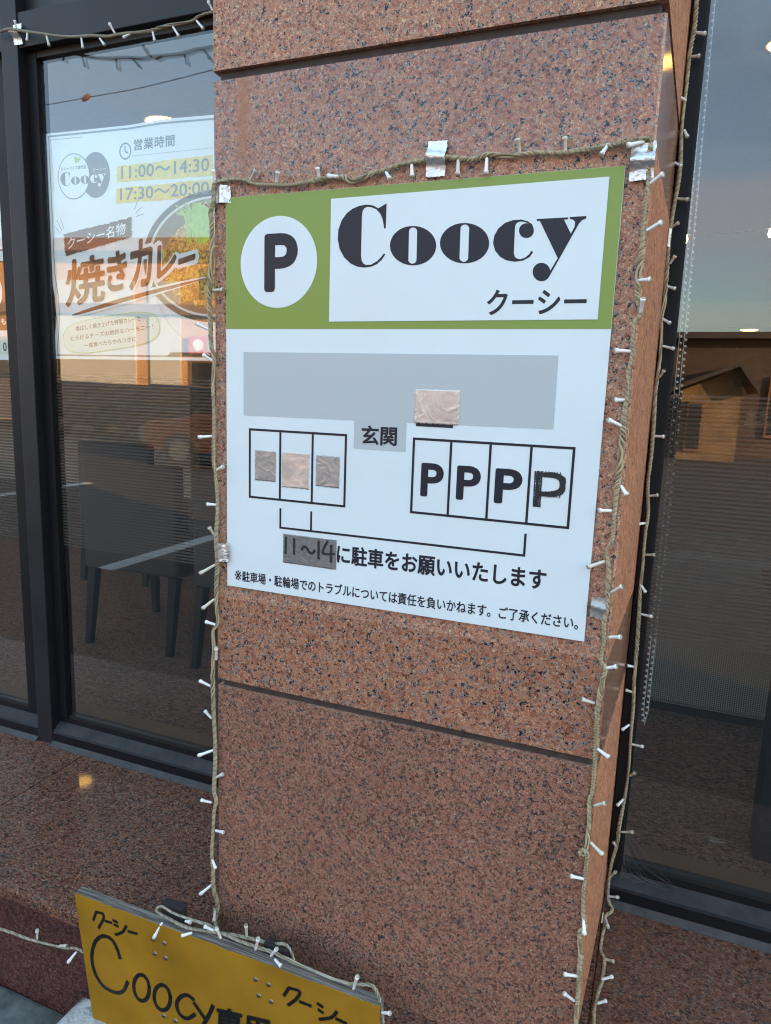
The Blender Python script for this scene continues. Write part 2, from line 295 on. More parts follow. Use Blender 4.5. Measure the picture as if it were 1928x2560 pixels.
# ------------------------------------------------------------------ measured paths on the wall planes (metres)
PATHS={
'pillar_top':[(-0.0195,-0.007,0.6551),(-0.0108,-0.007,0.6562),(0.0171,-0.007,0.6576),(0.0383,-0.007,0.6544),(0.055,-0.007,0.6481),(0.0879,-0.007,0.6441),(0.128,-0.007,0.6423),(0.167,-0.007,0.6467),(0.1898,-0.007,0.6482),(0.2049,-0.007,0.6471),(0.22,-0.007,0.6412),(0.2492,-0.007,0.6469),(0.2727,-0.007,0.6514),(0.2797,-0.007,0.6539),(0.3007,-0.007,0.6575),(0.3299,-0.007,0.6599),(0.3585,-0.007,0.6612),(0.3785,-0.007,0.6586),(0.4016,-0.007,0.6552),(0.4206,-0.007,0.6595),(0.4523,-0.007,0.6557),(0.483,-0.007,0.6565),(0.5192,-0.007,0.6534),(0.5597,-0.007,0.6555),(0.5878,-0.007,0.6571),(0.6096,-0.007,0.6606),(0.6286,-0.007,0.6602)],
'pillar_left':[(-0.0195,-0.007,0.6517),(-0.0211,-0.007,0.6276),(-0.0265,-0.007,0.6106),(-0.0244,-0.007,0.5965),(-0.0249,-0.007,0.5472),(-0.0284,-0.007,0.5094),(-0.0302,-0.007,0.4733),(-0.0283,-0.007,0.4367),(-0.0277,-0.007,0.4072),(-0.022,-0.007,0.3812),(-0.0246,-0.007,0.3436),(-0.0239,-0.007,0.3209),(-0.0228,-0.007,0.2866),(-0.0232,-0.007,0.248),(-0.0235,-0.007,0.2168),(-0.0191,-0.007,0.1778),(-0.0172,-0.007,0.1302),(-0.0198,-0.007,0.0953),(-0.02,-0.007,0.0709),(-0.0179,-0.007,0.0384),(-0.0206,-0.007,0.0049),(-0.0209,-0.007,-0.0369),(-0.0188,-0.007,-0.0704),(-0.0287,-0.007,-0.089),(-0.0266,-0.007,-0.123),(-0.0293,-0.007,-0.1582),(-0.0297,-0.007,-0.1933),(-0.029,-0.007,-0.2285),(-0.0278,-0.007,-0.255),(-0.0256,-0.007,-0.2995),(-0.026,-0.007,-0.3451),(-0.029,-0.007,-0.3948),(-0.0241,-0.007,-0.4121),(-0.0294,-0.007,-0.4369),(-0.0324,-0.007,-0.4803),(-0.0354,-0.007,-0.5242),(-0.0331,-0.007,-0.5573),(-0.0324,-0.007,-0.5961),(-0.0233,-0.007,-0.6275),(-0.0288,-0.007,-0.6641),(-0.0264,-0.007,-0.6832)],
'pillar_right':[(0.6286,-0.007,0.6602),(0.6282,-0.007,0.6441),(0.6289,-0.007,0.6279),(0.6289,-0.007,0.598),(0.6279,-0.007,0.565),(0.6289,-0.007,0.5231),(0.6275,-0.007,0.4932),(0.6295,-0.007,0.4702),(0.635,-0.007,0.45),(0.6282,-0.007,0.4385),(0.6277,-0.007,0.4122),(0.6299,-0.007,0.4034),(0.6265,-0.007,0.3767),(0.6277,-0.007,0.3468),(0.6261,-0.007,0.3165),(0.6267,-0.007,0.292),(0.6265,-0.007,0.2611),(0.6263,-0.007,0.2299),(0.6251,-0.007,0.1918),(0.6255,-0.007,0.1514),(0.6194,-0.007,0.1345),(0.6246,-0.007,0.1089),(0.6259,-0.007,0.0761),(0.6272,-0.007,0.0596),(0.6249,-0.007,0.0324),(0.6272,-0.007,0.0057),(0.6248,-0.007,-0.0221),(0.632,-0.007,-0.0328),(0.6292,-0.007,-0.0558),(0.6271,-0.007,-0.0876),(0.6272,-0.007,-0.1194),(0.6289,-0.007,-0.1476),(0.6296,-0.007,-0.1835),(0.6301,-0.007,-0.222),(0.6268,-0.007,-0.2413),(0.6298,-0.007,-0.2777),(0.6295,-0.007,-0.3154),(0.6309,-0.007,-0.3531),(0.6307,-0.007,-0.3918),(0.6328,-0.007,-0.4184),(0.6366,-0.007,-0.4446),(0.6309,-0.007,-0.4585),(0.6351,-0.007,-0.4889),(0.6352,-0.007,-0.521),(0.6363,-0.007,-0.5695),(0.6369,-0.007,-0.6131),(0.6376,-0.007,-0.6522)],
'frame':[(0.6559,0.408,1.0494),(0.6577,0.408,1.0072),(0.6584,0.408,0.9647),(0.6551,0.408,0.9258),(0.655,0.408,0.8714),(0.6542,0.408,0.8421),(0.6542,0.408,0.8051),(0.6575,0.408,0.7522),(0.6571,0.408,0.7181),(0.6537,0.408,0.6761),(0.6517,0.408,0.6374),(0.6516,0.408,0.606),(0.653,0.408,0.564),(0.6537,0.408,0.5158),(0.6521,0.408,0.4916),(0.6548,0.408,0.4425),(0.6556,0.408,0.4136),(0.6539,0.408,0.3677),(0.6535,0.408,0.3508),(0.6555,0.408,0.3085),(0.6574,0.408,0.2441),(0.6566,0.408,0.1873),(0.6614,0.408,0.1347),(0.6604,0.408,0.0781),(0.6617,0.408,0.019),(0.6617,0.408,-0.0271),(0.6637,0.408,-0.0734),(0.6659,0.408,-0.1441),(0.6667,0.408,-0.2016),(0.6702,0.408,-0.2643),(0.6707,0.408,-0.3186),(0.6734,0.408,-0.3882),(0.6715,0.408,-0.4529),(0.6663,0.408,-0.5217),(0.6654,0.408,-0.564),(0.6583,0.408,-0.6141),(0.6569,0.408,-0.6684),(0.6609,0.4075,-0.6985),(0.669,0.392,-0.7035),(0.6575,0.3688,-0.704),(0.6567,0.3511,-0.704),(0.6581,0.336,-0.705),(0.6566,0.3024,-0.705),(0.6572,0.2711,-0.705),(0.6653,0.2504,-0.705),(0.6656,0.1987,-0.705),(0.6607,0.164,-0.705),(0.6588,0.122,-0.705),(0.661,0.1005,-0.705),(0.6617,0.0661,-0.705)],
'top':[(-0.9612,0.4,1.1854),(-0.9388,0.4,1.1792),(-0.907,0.4,1.1807),(-0.8806,0.4,1.1755),(-0.8416,0.4,1.1656),(-0.7946,0.4,1.1546),(-0.7526,0.4,1.1445),(-0.7112,0.4,1.1367),(-0.6785,0.4,1.1328),(-0.6422,0.4,1.1292),(-0.5986,0.4,1.1217),(-0.5672,0.4,1.1216),(-0.5364,0.4,1.12),(-0.5097,0.4,1.1177),(-0.4721,0.4,1.1165),(-0.4387,0.4,1.1199),(-0.3987,0.4,1.1196),(-0.363,0.4,1.1198),(-0.3488,0.4,1.1256),(-0.3278,0.4,1.1291),(-0.307,0.4,1.1299),(-0.2762,0.4,1.1344),(-0.2359,0.4,1.1385)],
'sign':[(-0.0218,-0.02,-0.6263),(-0.0199,-0.02,-0.6521),(0.013,-0.06,-0.6283),(0.016,-0.095,-0.5997),(-0.0249,-0.095,-0.6018),(-0.0583,-0.095,-0.6018),(-0.0836,-0.095,-0.5969),(-0.0959,-0.095,-0.607),(-0.0904,-0.095,-0.613),(-0.067,-0.095,-0.6166),(-0.0293,-0.095,-0.6208),(0.0159,-0.095,-0.6123),(0.0479,-0.095,-0.6065),(0.0793,-0.095,-0.6083),(0.1177,-0.095,-0.6073),(0.1516,-0.095,-0.6059),(0.1738,-0.095,-0.6086),(0.2065,-0.095,-0.6107),(0.2421,-0.095,-0.6133),(0.2769,-0.095,-0.6122),(0.3006,-0.095,-0.6082),(0.3272,-0.095,-0.5994),(0.3389,-0.095,-0.6018),(0.3445,-0.095,-0.6206),(0.3494,-0.095,-0.6469),(0.3527,-0.095,-0.6668)],
'sign2':[(0.0176,-0.075,-0.6148),(0.0257,-0.075,-0.6189),(0.062,-0.075,-0.6117),(0.1051,-0.075,-0.6057),(0.1357,-0.075,-0.6021),(0.1583,-0.075,-0.5939),(0.1696,-0.075,-0.6009),(0.1772,-0.075,-0.6167),(0.1819,-0.075,-0.6336)],
'ground':[(-0.5639,-0.09,-0.7918),(-0.5029,-0.09,-0.784),(-0.4634,-0.09,-0.7808),(-0.4248,-0.09,-0.7793),(-0.3743,-0.09,-0.7727),(-0.325,-0.09,-0.7642),(-0.2829,-0.09,-0.7549)]}
BULBS={
'pillar_string':[((0.0466,-0.007,0.6537),(0.0611,-0.007,0.6687)),((0.0939,-0.007,0.647),(0.0986,-0.007,0.6632)),((0.1662,-0.007,0.6467),(0.1647,-0.007,0.6639)),((0.2049,-0.007,0.6474),(0.1822,-0.007,0.6487)),((-0.0173,-0.007,0.6549),(-0.0202,-0.007,0.6757)),((-0.0229,-0.007,0.6156),(-0.0291,-0.007,0.6212)),((0.2727,-0.007,0.6498),(0.2802,-0.007,0.64)),((0.3122,-0.007,0.6565),(0.3154,-0.007,0.6374)),((0.3801,-0.007,0.6594),(0.3815,-0.007,0.634)),((0.4202,-0.007,0.6561),(0.4212,-0.007,0.6331)),((0.4645,-0.007,0.6581),(0.4612,-0.007,0.6764)),((0.5244,-0.007,0.6544),(0.5221,-0.007,0.6733)),((0.5778,-0.007,0.6594),(0.5711,-0.007,0.6476)),((0.6207,-0.007,0.6577),(0.5992,-0.007,0.6534)),((0.6308,-0.007,0.6074),(0.6473,-0.007,0.6189)),((0.6319,-0.007,0.5515),(0.6514,-0.007,0.5619)),((-0.0232,-0.007,0.492),(-0.0001,-0.007,0.4923)),((-0.0284,-0.007,0.4286),(-0.0511,-0.007,0.4397)),((-0.0243,-0.007,0.3793),(-0.0425,-0.007,0.3902)),((-0.0254,-0.007,0.2564),(-0.0512,-0.007,0.2534)),((-0.019,-0.007,0.1995),(-0.0018,-0.007,0.2074)),((-0.0195,-0.007,0.14),(-0.036,-0.007,0.1404)),((-0.0246,-0.007,0.0875),(-0.0307,-0.007,0.1002)),((-0.0227,-0.007,0.0345),(-0.0495,-0.007,0.0169)),((-0.0242,-0.007,-0.0269),(-0.0468,-0.007,-0.0471)),((-0.0213,-0.007,-0.0742),(-0.0432,-0.007,-0.0708)),((-0.0218,-0.007,-0.1394),(-0.0182,-0.007,-0.1121)),((-0.0321,-0.007,-0.1916),(-0.057,-0.007,-0.1832)),((-0.0327,-0.007,-0.253),(-0.0476,-0.007,-0.2391)),((-0.0283,-0.007,-0.3128),(-0.0573,-0.007,-0.3266)),((-0.0237,-0.007,-0.3656),(-0.006,-0.007,-0.3529)),((-0.0343,-0.007,-0.4195),(-0.0549,-0.007,-0.4156)),((-0.0272,-0.007,-0.474),(-0.0057,-0.007,-0.4712)),((-0.0355,-0.007,-0.5339),(-0.0237,-0.007,-0.5505)),((-0.036,-0.007,-0.59),(-0.06,-0.007,-0.615)),((-0.0286,-0.007,-0.6417),(-0.0288,-0.007,-0.6641)),((0.6276,-0.007,0.4917),(0.6382,-0.007,0.492)),((0.6342,-0.007,0.45),(0.6366,-0.007,0.4701)),((0.6271,-0.007,0.4028),(0.6062,-0.007,0.4037)),((0.6283,-0.007,0.3402),(0.6161,-0.007,0.3397)),((0.6292,-0.007,0.3038),(0.6051,-0.007,0.314)),((0.6295,-0.007,0.227),(0.6361,-0.007,0.2187)),((0.6221,-0.007,0.1915),(0.604,-0.007,0.1907)),((0.619,-0.007,0.1207),(0.5958,-0.007,0.1102)),((0.6289,-0.007,0.0765),(0.6459,-0.007,0.0904)),((0.6327,-0.007,0.0134),(0.6499,-0.007,0.018)),((0.632,-0.007,-0.0328),(0.6374,-0.007,-0.0307)),((0.6223,-0.007,-0.0876),(0.6027,-0.007,-0.0828)),((0.6301,-0.007,-0.1545),(0.6493,-0.007,-0.1632)),((0.6336,-0.007,-0.2443),(0.6514,-0.007,-0.2321)),((0.6335,-0.007,-0.3029),(0.6542,-0.007,-0.3148)),((0.6302,-0.007,-0.3649),(0.6088,-0.007,-0.3632)),((0.6336,-0.007,-0.428),(0.6381,-0.007,-0.4512)),((0.6348,-0.007,-0.5293),(0.6122,-0.007,-0.5286)),((0.6325,-0.007,-0.5743),(0.6142,-0.007,-0.5631))],
'frame_string':[((0.661,0.408,0.9572),(0.6777,0.408,0.9513)),((0.6556,0.408,0.9203),(0.6713,0.408,0.919)),((0.6571,0.408,0.851),(0.6512,0.408,0.8542)),((0.6579,0.408,0.8047),(0.6636,0.408,0.793)),((0.6462,0.408,0.7532),(0.6593,0.408,0.7453)),((0.6559,0.408,0.6925),(0.6778,0.408,0.6873)),((0.6511,0.408,0.6433),(0.6638,0.408,0.6504)),((0.6563,0.408,0.5818),(0.6635,0.408,0.5945)),((0.6549,0.408,0.544),(0.6673,0.408,0.5397)),((0.6525,0.408,0.4875),(0.6678,0.408,0.4781)),((0.6571,0.408,0.4392),(0.6792,0.408,0.4337)),((0.6577,0.408,0.3824),(0.6611,0.408,0.3888)),((0.6586,0.408,0.2753),(0.6778,0.408,0.2755)),((0.6609,0.408,0.1626),(0.6737,0.408,0.1655)),((0.6615,0.408,0.111),(0.6501,0.408,0.1085)),((0.6631,0.408,0.0489),(0.6823,0.408,0.0526)),((0.66,0.408,-0.0088),(0.672,0.408,-0.0247)),((0.6654,0.408,-0.0685),(0.6887,0.408,-0.0696)),((0.6667,0.408,-0.1775),(0.6505,0.408,-0.1756)),((0.668,0.408,-0.2305),(0.6538,0.408,-0.2275)),((0.6667,0.408,-0.2986),(0.6524,0.408,-0.3117)),((0.6734,0.408,-0.3394),(0.6973,0.408,-0.3373)),((0.6765,0.408,-0.4081),(0.6864,0.408,-0.3955)),((0.6711,0.408,-0.4581),(0.6579,0.408,-0.4772)),((0.671,0.408,-0.5345),(0.6957,0.408,-0.5237)),((0.6661,0.408,-0.5718),(0.6582,0.408,-0.5598)),((0.6583,0.408,-0.642),(0.6693,0.408,-0.6197)),((0.6584,0.408,-0.6869),(0.6798,0.408,-0.6772)),((0.6578,0.3642,-0.703),(0.6657,0.3364,-0.7)),((0.6651,0.2509,-0.703),(0.6845,0.2513,-0.7)),((0.6642,0.1986,-0.703),(0.6843,0.2141,-0.7)),((0.6625,0.1428,-0.703),(0.6777,0.1591,-0.7))],
'top_string':[((-0.8804,0.4,1.177),(-0.8834,0.4,1.1967)),((-0.8437,0.4,1.1659),(-0.8474,0.4,1.1457)),((-0.7842,0.4,1.1497),(-0.776,0.4,1.1243)),((-0.6765,0.4,1.1311),(-0.6729,0.4,1.1057)),((-0.6225,0.4,1.1214),(-0.6065,0.4,1.1037)),((-0.5769,0.4,1.1249),(-0.5923,0.4,1.1488)),((-0.5287,0.4,1.119),(-0.554,0.4,1.1128)),((-0.4703,0.4,1.1149),(-0.4642,0.4,1.0917)),((-0.4151,0.4,1.1166),(-0.3975,0.4,1.0926)),((-0.3524,0.4,1.1195),(-0.3327,0.4,1.0988)),((-0.3087,0.4,1.1302),(-0.3213,0.4,1.1529))],
'sign_string':[((-0.0782,-0.097,-0.6158),(-0.0954,-0.097,-0.6518)),((-0.0273,-0.097,-0.5954),(-0.0128,-0.097,-0.5892)),((-0.0132,-0.097,-0.6135),(-0.0328,-0.097,-0.6236)),((0.0336,-0.097,-0.593),(0.0148,-0.097,-0.5872)),((0.0474,-0.097,-0.6032),(0.0404,-0.097,-0.5804)),((0.0999,-0.097,-0.5806),(0.1007,-0.097,-0.5534)),((0.1171,-0.097,-0.6003),(0.1257,-0.097,-0.5703)),((0.1472,-0.097,-0.6014),(0.1618,-0.097,-0.5773)),((0.1546,-0.097,-0.6038),(0.1694,-0.097,-0.6085)),((0.2998,-0.097,-0.605),(0.3082,-0.097,-0.5728)),((0.3495,-0.097,-0.6273),(0.3668,-0.097,-0.6184)),((-0.0197,-0.02,-0.6296),(-0.0198,-0.02,-0.6509))],
'ground_string':[((-0.3991,-0.09,-0.7711),(-0.3922,-0.09,-0.7433)),((-0.3383,-0.09,-0.7638),(-0.3135,-0.09,-0.7522)),((-0.2951,-0.09,-0.762),(-0.3145,-0.09,-0.79))]}
TAPES={'a':[(0.3345,-0.012,0.6847),(0.3629,-0.012,0.6838),(0.3612,-0.012,0.638),(0.3336,-0.012,0.6377)],
'b':[(0.6073,-0.012,0.6519),(0.6265,-0.012,0.6556),(0.6294,-0.012,0.6246),(0.6099,-0.012,0.6231)],
'c':[(-0.016,-0.012,0.6518),(0.0098,-0.012,0.6493),(0.0097,-0.012,0.6238),(-0.0184,-0.012,0.6256)],
'd':[(-0.0198,-0.012,0.0739),(0.007,-0.012,0.077),(0.0068,-0.012,0.0446),(-0.0201,-0.012,0.0425)],
'e':[(0.6053,-0.012,0.0678),(0.6269,-0.012,0.0683),(0.6266,-0.012,0.0359),(0.6046,-0.012,0.0392)],
'f':[(0.6467,0.4,0.6418),(0.6536,0.4,0.6414),(0.6532,0.4,0.6103),(0.647,0.4,0.6105)],
'g':[(-0.9081,0.39,1.1972),(-0.8797,0.39,1.196),(-0.8797,0.39,1.1503),(-0.9073,0.39,1.1517)],
'h':[(0.653,0.4,-0.6478),(0.6584,0.4,-0.6461),(0.6606,0.4,-0.6831),(0.6557,0.4,-0.6848)]}
GLYPH={'C':[(0.2756,0.6069),(0.2754,0.5727),(0.2728,0.5728),(0.2724,0.5762),(0.2703,0.5853),(0.2662,0.5934),(0.2595,0.5998),(0.2516,0.6032),(0.2451,0.6041),(0.2405,0.6023),(0.238,0.5984),(0.2372,0.5916),(0.2373,0.5366),(0.2386,0.5296),(0.2419,0.5249),(0.2465,0.5229),(0.2543,0.5233),(0.2633,0.5277),(0.2696,0.5332),(0.2738,0.5383),(0.2762,0.5368),(0.271,0.5297),(0.2635,0.5237),(0.2544,0.5203),(0.2426,0.5193),(0.232,0.521),(0.2211,0.5256),(0.2101,0.5348),(0.2022,0.5472),(0.1986,0.5614),(0.1996,0.5752),(0.2047,0.5877),(0.2124,0.5969),(0.2216,0.6027),(0.232,0.606),(0.2437,0.6071),(0.2541,0.6055),(0.2628,0.601)],
'o1':[(0.3534,0.5457),(0.3533,0.5423),(0.3526,0.5389),(0.3513,0.5356),(0.3494,0.5326),(0.3471,0.5298),(0.3442,0.5272),(0.3409,0.525),(0.3372,0.5232),(0.3332,0.5218),(0.3289,0.5208),(0.3244,0.5202),(0.3198,0.5201),(0.3152,0.5205),(0.3106,0.5214),(0.3061,0.5226),(0.3019,0.5244),(0.2979,0.5265),(0.2942,0.5289),(0.291,0.5317),(0.2883,0.5348),(0.2861,0.5381),(0.2844,0.5415),(0.2834,0.545),(0.2829,0.5486),(0.2831,0.5521),(0.2839,0.5556),(0.2853,0.5589),(0.2872,0.562),(0.2897,0.5648),(0.2927,0.5673),(0.2961,0.5695),(0.2999,0.5712),(0.304,0.5726),(0.3084,0.5735),(0.3129,0.5739),(0.3174,0.5739),(0.322,0.5735),(0.3265,0.5726),(0.3309,0.5712),(0.335,0.5695),(0.3389,0.5674),(0.3424,0.5649),(0.3455,0.5622),(0.3481,0.5592),(0.3503,0.556),(0.3519,0.5526),(0.3529,0.5492)],
'o1h':[(0.3247,0.5279),(0.3245,0.5264),(0.324,0.5251),(0.323,0.5239),(0.3218,0.5231),(0.3203,0.5226),(0.3187,0.5224),(0.3171,0.5227),(0.3155,0.5233),(0.3142,0.5242),(0.3131,0.5254),(0.3124,0.5268),(0.3122,0.5283),(0.3115,0.5667),(0.3117,0.5681),(0.3122,0.5694),(0.3132,0.5705),(0.3144,0.5713),(0.3159,0.5718),(0.3175,0.5719),(0.3191,0.5717),(0.3207,0.571),(0.322,0.5701),(0.323,0.5689),(0.3237,0.5675),(0.324,0.5661)],
'o2':[(0.4297,0.5458),(0.4296,0.5424),(0.429,0.539),(0.4277,0.5358),(0.4259,0.5327),(0.4235,0.5299),(0.4207,0.5274),(0.4174,0.5252),(0.4137,0.5234),(0.4097,0.522),(0.4053,0.521),(0.4008,0.5205),(0.3962,0.5204),(0.3916,0.5208),(0.3869,0.5216),(0.3824,0.5229),(0.3781,0.5246),(0.3741,0.5267),(0.3704,0.5292),(0.3672,0.532),(0.3644,0.535),(0.3621,0.5383),(0.3604,0.5417),(0.3593,0.5453),(0.3588,0.5488),(0.3589,0.5523),(0.3597,0.5558),(0.3611,0.5591),(0.363,0.5621),(0.3655,0.5649),(0.3684,0.5674),(0.3719,0.5696),(0.3757,0.5713),(0.3798,0.5727),(0.3841,0.5736),(0.3886,0.574),(0.3932,0.574),(0.3979,0.5735),(0.4024,0.5726),(0.4068,0.5713),(0.411,0.5695),(0.4149,0.5674),(0.4185,0.565),(0.4216,0.5622),(0.4243,0.5593),(0.4265,0.5561),(0.4281,0.5527),(0.4292,0.5493)],
'o2h':[(0.401,0.528),(0.4009,0.5265),(0.4003,0.5251),(0.3994,0.524),(0.3981,0.5231),(0.3967,0.5225),(0.395,0.5224),(0.3934,0.5227),(0.3919,0.5233),(0.3905,0.5243),(0.3894,0.5255),(0.3887,0.5269),(0.3884,0.5284),(0.3878,0.5666),(0.3879,0.5681),(0.3884,0.5694),(0.3894,0.5706),(0.3906,0.5714),(0.3921,0.5719),(0.3937,0.572),(0.3953,0.5718),(0.3969,0.5711),(0.3982,0.5701),(0.3993,0.5689),(0.4,0.5675),(0.4003,0.566)],
'c':[(0.4909,0.5317),(0.4865,0.5255),(0.4779,0.5212),(0.4668,0.5202),(0.4554,0.5223),(0.446,0.5274),(0.4386,0.5358),(0.4352,0.5456),(0.4362,0.5552),(0.4414,0.5645),(0.45,0.5711),(0.461,0.5741),(0.4721,0.5743),(0.4811,0.5715),(0.4869,0.5675),(0.4897,0.5615),(0.4824,0.5686),(0.4767,0.5711),(0.4711,0.5719),(0.4668,0.5706),(0.4645,0.5676),(0.4642,0.5623),(0.4647,0.5316),(0.4664,0.5267),(0.4699,0.524),(0.4744,0.5232),(0.481,0.5253),(0.4856,0.5292),(0.4886,0.5337)],
'cb':[(0.4898,0.5592),(0.4898,0.5574),(0.4893,0.5556),(0.4885,0.554),(0.4874,0.5527),(0.486,0.5516),(0.4843,0.5508),(0.4825,0.5503),(0.4806,0.5502),(0.4786,0.5505),(0.4767,0.5511),(0.4749,0.5521),(0.4733,0.5533),(0.472,0.5548),(0.4709,0.5565),(0.4702,0.5583),(0.4699,0.5602),(0.47,0.562),(0.4704,0.5638),(0.4713,0.5654),(0.4724,0.5667),(0.4738,0.5678),(0.4755,0.5686),(0.4773,0.5691),(0.4793,0.5691),(0.4812,0.5689),(0.4831,0.5682),(0.4849,0.5673),(0.4865,0.566),(0.4878,0.5645),(0.4888,0.5629),(0.4895,0.5611)],
'y1':[(0.493,0.5738),(0.5337,0.5737),(0.5339,0.5712),(0.5286,0.5711),(0.5389,0.553),(0.5241,0.5229),(0.4971,0.5711),(0.4931,0.5713)],
'y2':[(0.536,0.574),(0.5568,0.574),(0.5571,0.5712),(0.5522,0.5694),(0.5484,0.5654),(0.5156,0.5014),(0.5095,0.4948),(0.5111,0.5036),(0.5158,0.5077),(0.5241,0.5229),(0.5389,0.553),(0.543,0.5616),(0.5432,0.5677),(0.5402,0.5705),(0.5362,0.5715)],
'yb':[(0.5157,0.5054),(0.5157,0.5031),(0.5152,0.5009),(0.5142,0.4989),(0.5129,0.4971),(0.5112,0.4957),(0.5093,0.4946),(0.5071,0.494),(0.5048,0.4938),(0.5025,0.4941),(0.5002,0.4948),(0.498,0.496),(0.4961,0.4975),(0.4945,0.4994),(0.4933,0.5015),(0.4924,0.5037),(0.492,0.5061),(0.4921,0.5084),(0.4926,0.5106),(0.4936,0.5126),(0.4949,0.5144),(0.4966,0.5158),(0.4986,0.5168),(0.5008,0.5174),(0.5031,0.5176),(0.5054,0.5173),(0.5077,0.5165),(0.5098,0.5154),(0.5117,0.5138),(0.5133,0.512),(0.5145,0.5099),(0.5153,0.5077)]}
BOARD={
'ku1':[(-0.2298,-0.6439),(-0.2378,-0.6647)],
'ku2':[(-0.2298,-0.6439),(-0.2135,-0.6424),(-0.2131,-0.6533),(-0.2253,-0.6767)],
'ku3':[(-0.2095,-0.6553),(-0.1925,-0.6542)],
'ku4':[(-0.1894,-0.6471),(-0.1790,-0.6483)],
'ku5':[(-0.1875,-0.6553),(-0.1775,-0.6562)],
'ku6':[(-0.1579,-0.6481),(-0.1679,-0.6646),(-0.1852,-0.6764)],
'ku7':[(-0.1542,-0.6581),(-0.1337,-0.6560)],
'C':[(-0.1756,-0.7236),(-0.1818,-0.7053),(-0.1949,-0.6896),(-0.2157,-0.6901),(-0.2353,-0.7104),(-0.2450,-0.7453),(-0.2394,-0.7769),(-0.2205,-0.7992),(-0.1926,-0.8029),(-0.1714,-0.7924),(-0.1590,-0.7667)],
'o1':[(-0.1087,-0.7585),(-0.1097,-0.7720),(-0.1146,-0.7844),(-0.1223,-0.7930),(-0.1310,-0.7957),(-0.1388,-0.7918),(-0.1437,-0.7823),(-0.1447,-0.7693),(-0.1416,-0.7559),(-0.1350,-0.7451),(-0.1266,-0.7395),(-0.1182,-0.7402),(-0.1118,-0.7471),(-0.1087,-0.7585)],
'o2':[(-0.0608,-0.7601),(-0.0619,-0.7731),(-0.0669,-0.7852),(-0.0747,-0.7938),(-0.0836,-0.7967),(-0.0915,-0.7932),(-0.0966,-0.7843),(-0.0976,-0.7718),(-0.0944,-0.7588),(-0.0877,-0.7483),(-0.0791,-0.7425),(-0.0705,-0.7429),(-0.0640,-0.7493),(-0.0608,-0.7601)],
'c':[(-0.0085,-0.7456),(-0.0230,-0.7415),(-0.0393,-0.7528),(-0.0468,-0.7711),(-0.0399,-0.7885),(-0.0239,-0.7908),(-0.0068,-0.7748)],
'y1':[(-0.0086,-0.7516),(0.0139,-0.7742)],
'y2':[(0.0327,-0.7408),(0.0201,-0.7716),(0.0011,-0.8077)],
'sen':[(0.0363,-0.7967),(0.0834,-0.7884),(0.0388,-0.7403)],
'q1':[(0.1847,-0.6445),(0.1750,-0.6635)],
'q2':[(0.1847,-0.6445),(0.2046,-0.6439),(0.1987,-0.6603),(0.1832,-0.6784)],
'q3':[(0.2049,-0.6626),(0.2264,-0.6626)],
'q4':[(0.2380,-0.6528),(0.2479,-0.6557)],
'q5':[(0.2400,-0.6637),(0.2488,-0.6663)],
'q6':[(0.2737,-0.6535),(0.2636,-0.6689),(0.2421,-0.6815)],
'q7':[(0.2723,-0.6675),(0.2913,-0.6689)],
'label':[(-0.2549,-0.8406),(-0.2318,-0.8377),(-0.2321,-0.8443),(-0.2554,-0.8494)],
}
# ------------------------------------------------------------------ ground, ledges, pillar
asph = plain('asphalt', (.038, .037, .036), .85, var=.25, vscale=5, bump=.5, bscale=90)
tag(MB().box(-80, 80, -80, -.045, -1.1, -1.0).build('asphalt_ground', asph), kind='structure')
LINE = plain('road_paint', (.62, .62, .60), .7, var=.15, vscale=8)
mb = MB()
for x in (-6.4, -3.0): mb.box(x - .07, x + .07, -5.2, -1.9, -1.0, -.996)
tag(mb.build('parking_line', LINE), kind='structure')
CONC = plain('dirty_concrete', (.10, .10, .095), .9, var=.4, vscale=25, bump=.5, bscale=80)
tag(box('gutter', (-9, 9, -.16, -.047, -1.0, -.978), CONC, bev=.01), kind='structure')

pil = thing('granite_pillar', 'pink speckled granite pillar carrying the green and white parking sign', 'pillar', loc=(.3, .2, -1))
FOOT = [(-.026, 0), (.6335, 0), (.6505, .455), (-.045, .455)]
def slab(levels, mats_, name, ins=0.0, label=None):
    """ring prism; levels = [(z, front material, side material of the band above)], front edges chamfered"""
    fx0, fx1 = FOOT[0][0] + ins, FOOT[1][0] - ins; c = .003
    ring = [(fx0 + c, ins), (fx1 - c, ins), (fx1, ins + c), (FOOT[2][0] - ins, .455), (FOOT[3][0] + ins, .455), (fx0, ins + c)]
    mb = MB(); n = len(ring)
    for l in levels: mb.v += [(x, y, l[0]) for x, y in ring]
    for k in range(len(levels) - 1):
        for i in range(n):
            mb.f.append((k * n + i, k * n + (i + 1) % n, (k + 1) * n + (i + 1) % n, (k + 1) * n + i))
            mb.m.append(levels[k][2] if i == 2 else levels[k][1])
    mb.f += [tuple(range(n - 1, -1, -1)), tuple(range((len(levels) - 1) * n, len(levels) * n))]; mb.m += [0, 0]
    o = mb.build(name, mats_, pil); tag(o, label); return o
PM = [GR_FL, GR_PO, GR_LO, GR_SIDE_LIT]
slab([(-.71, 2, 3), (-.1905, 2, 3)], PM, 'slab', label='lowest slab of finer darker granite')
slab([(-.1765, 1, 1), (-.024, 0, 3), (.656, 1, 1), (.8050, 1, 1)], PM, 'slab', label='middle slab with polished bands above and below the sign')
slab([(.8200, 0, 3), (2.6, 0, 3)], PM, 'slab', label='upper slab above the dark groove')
slab([(-.70, 0, 0), (2.55, 0, 0)], [MORTAR], 'joint', ins=.008)

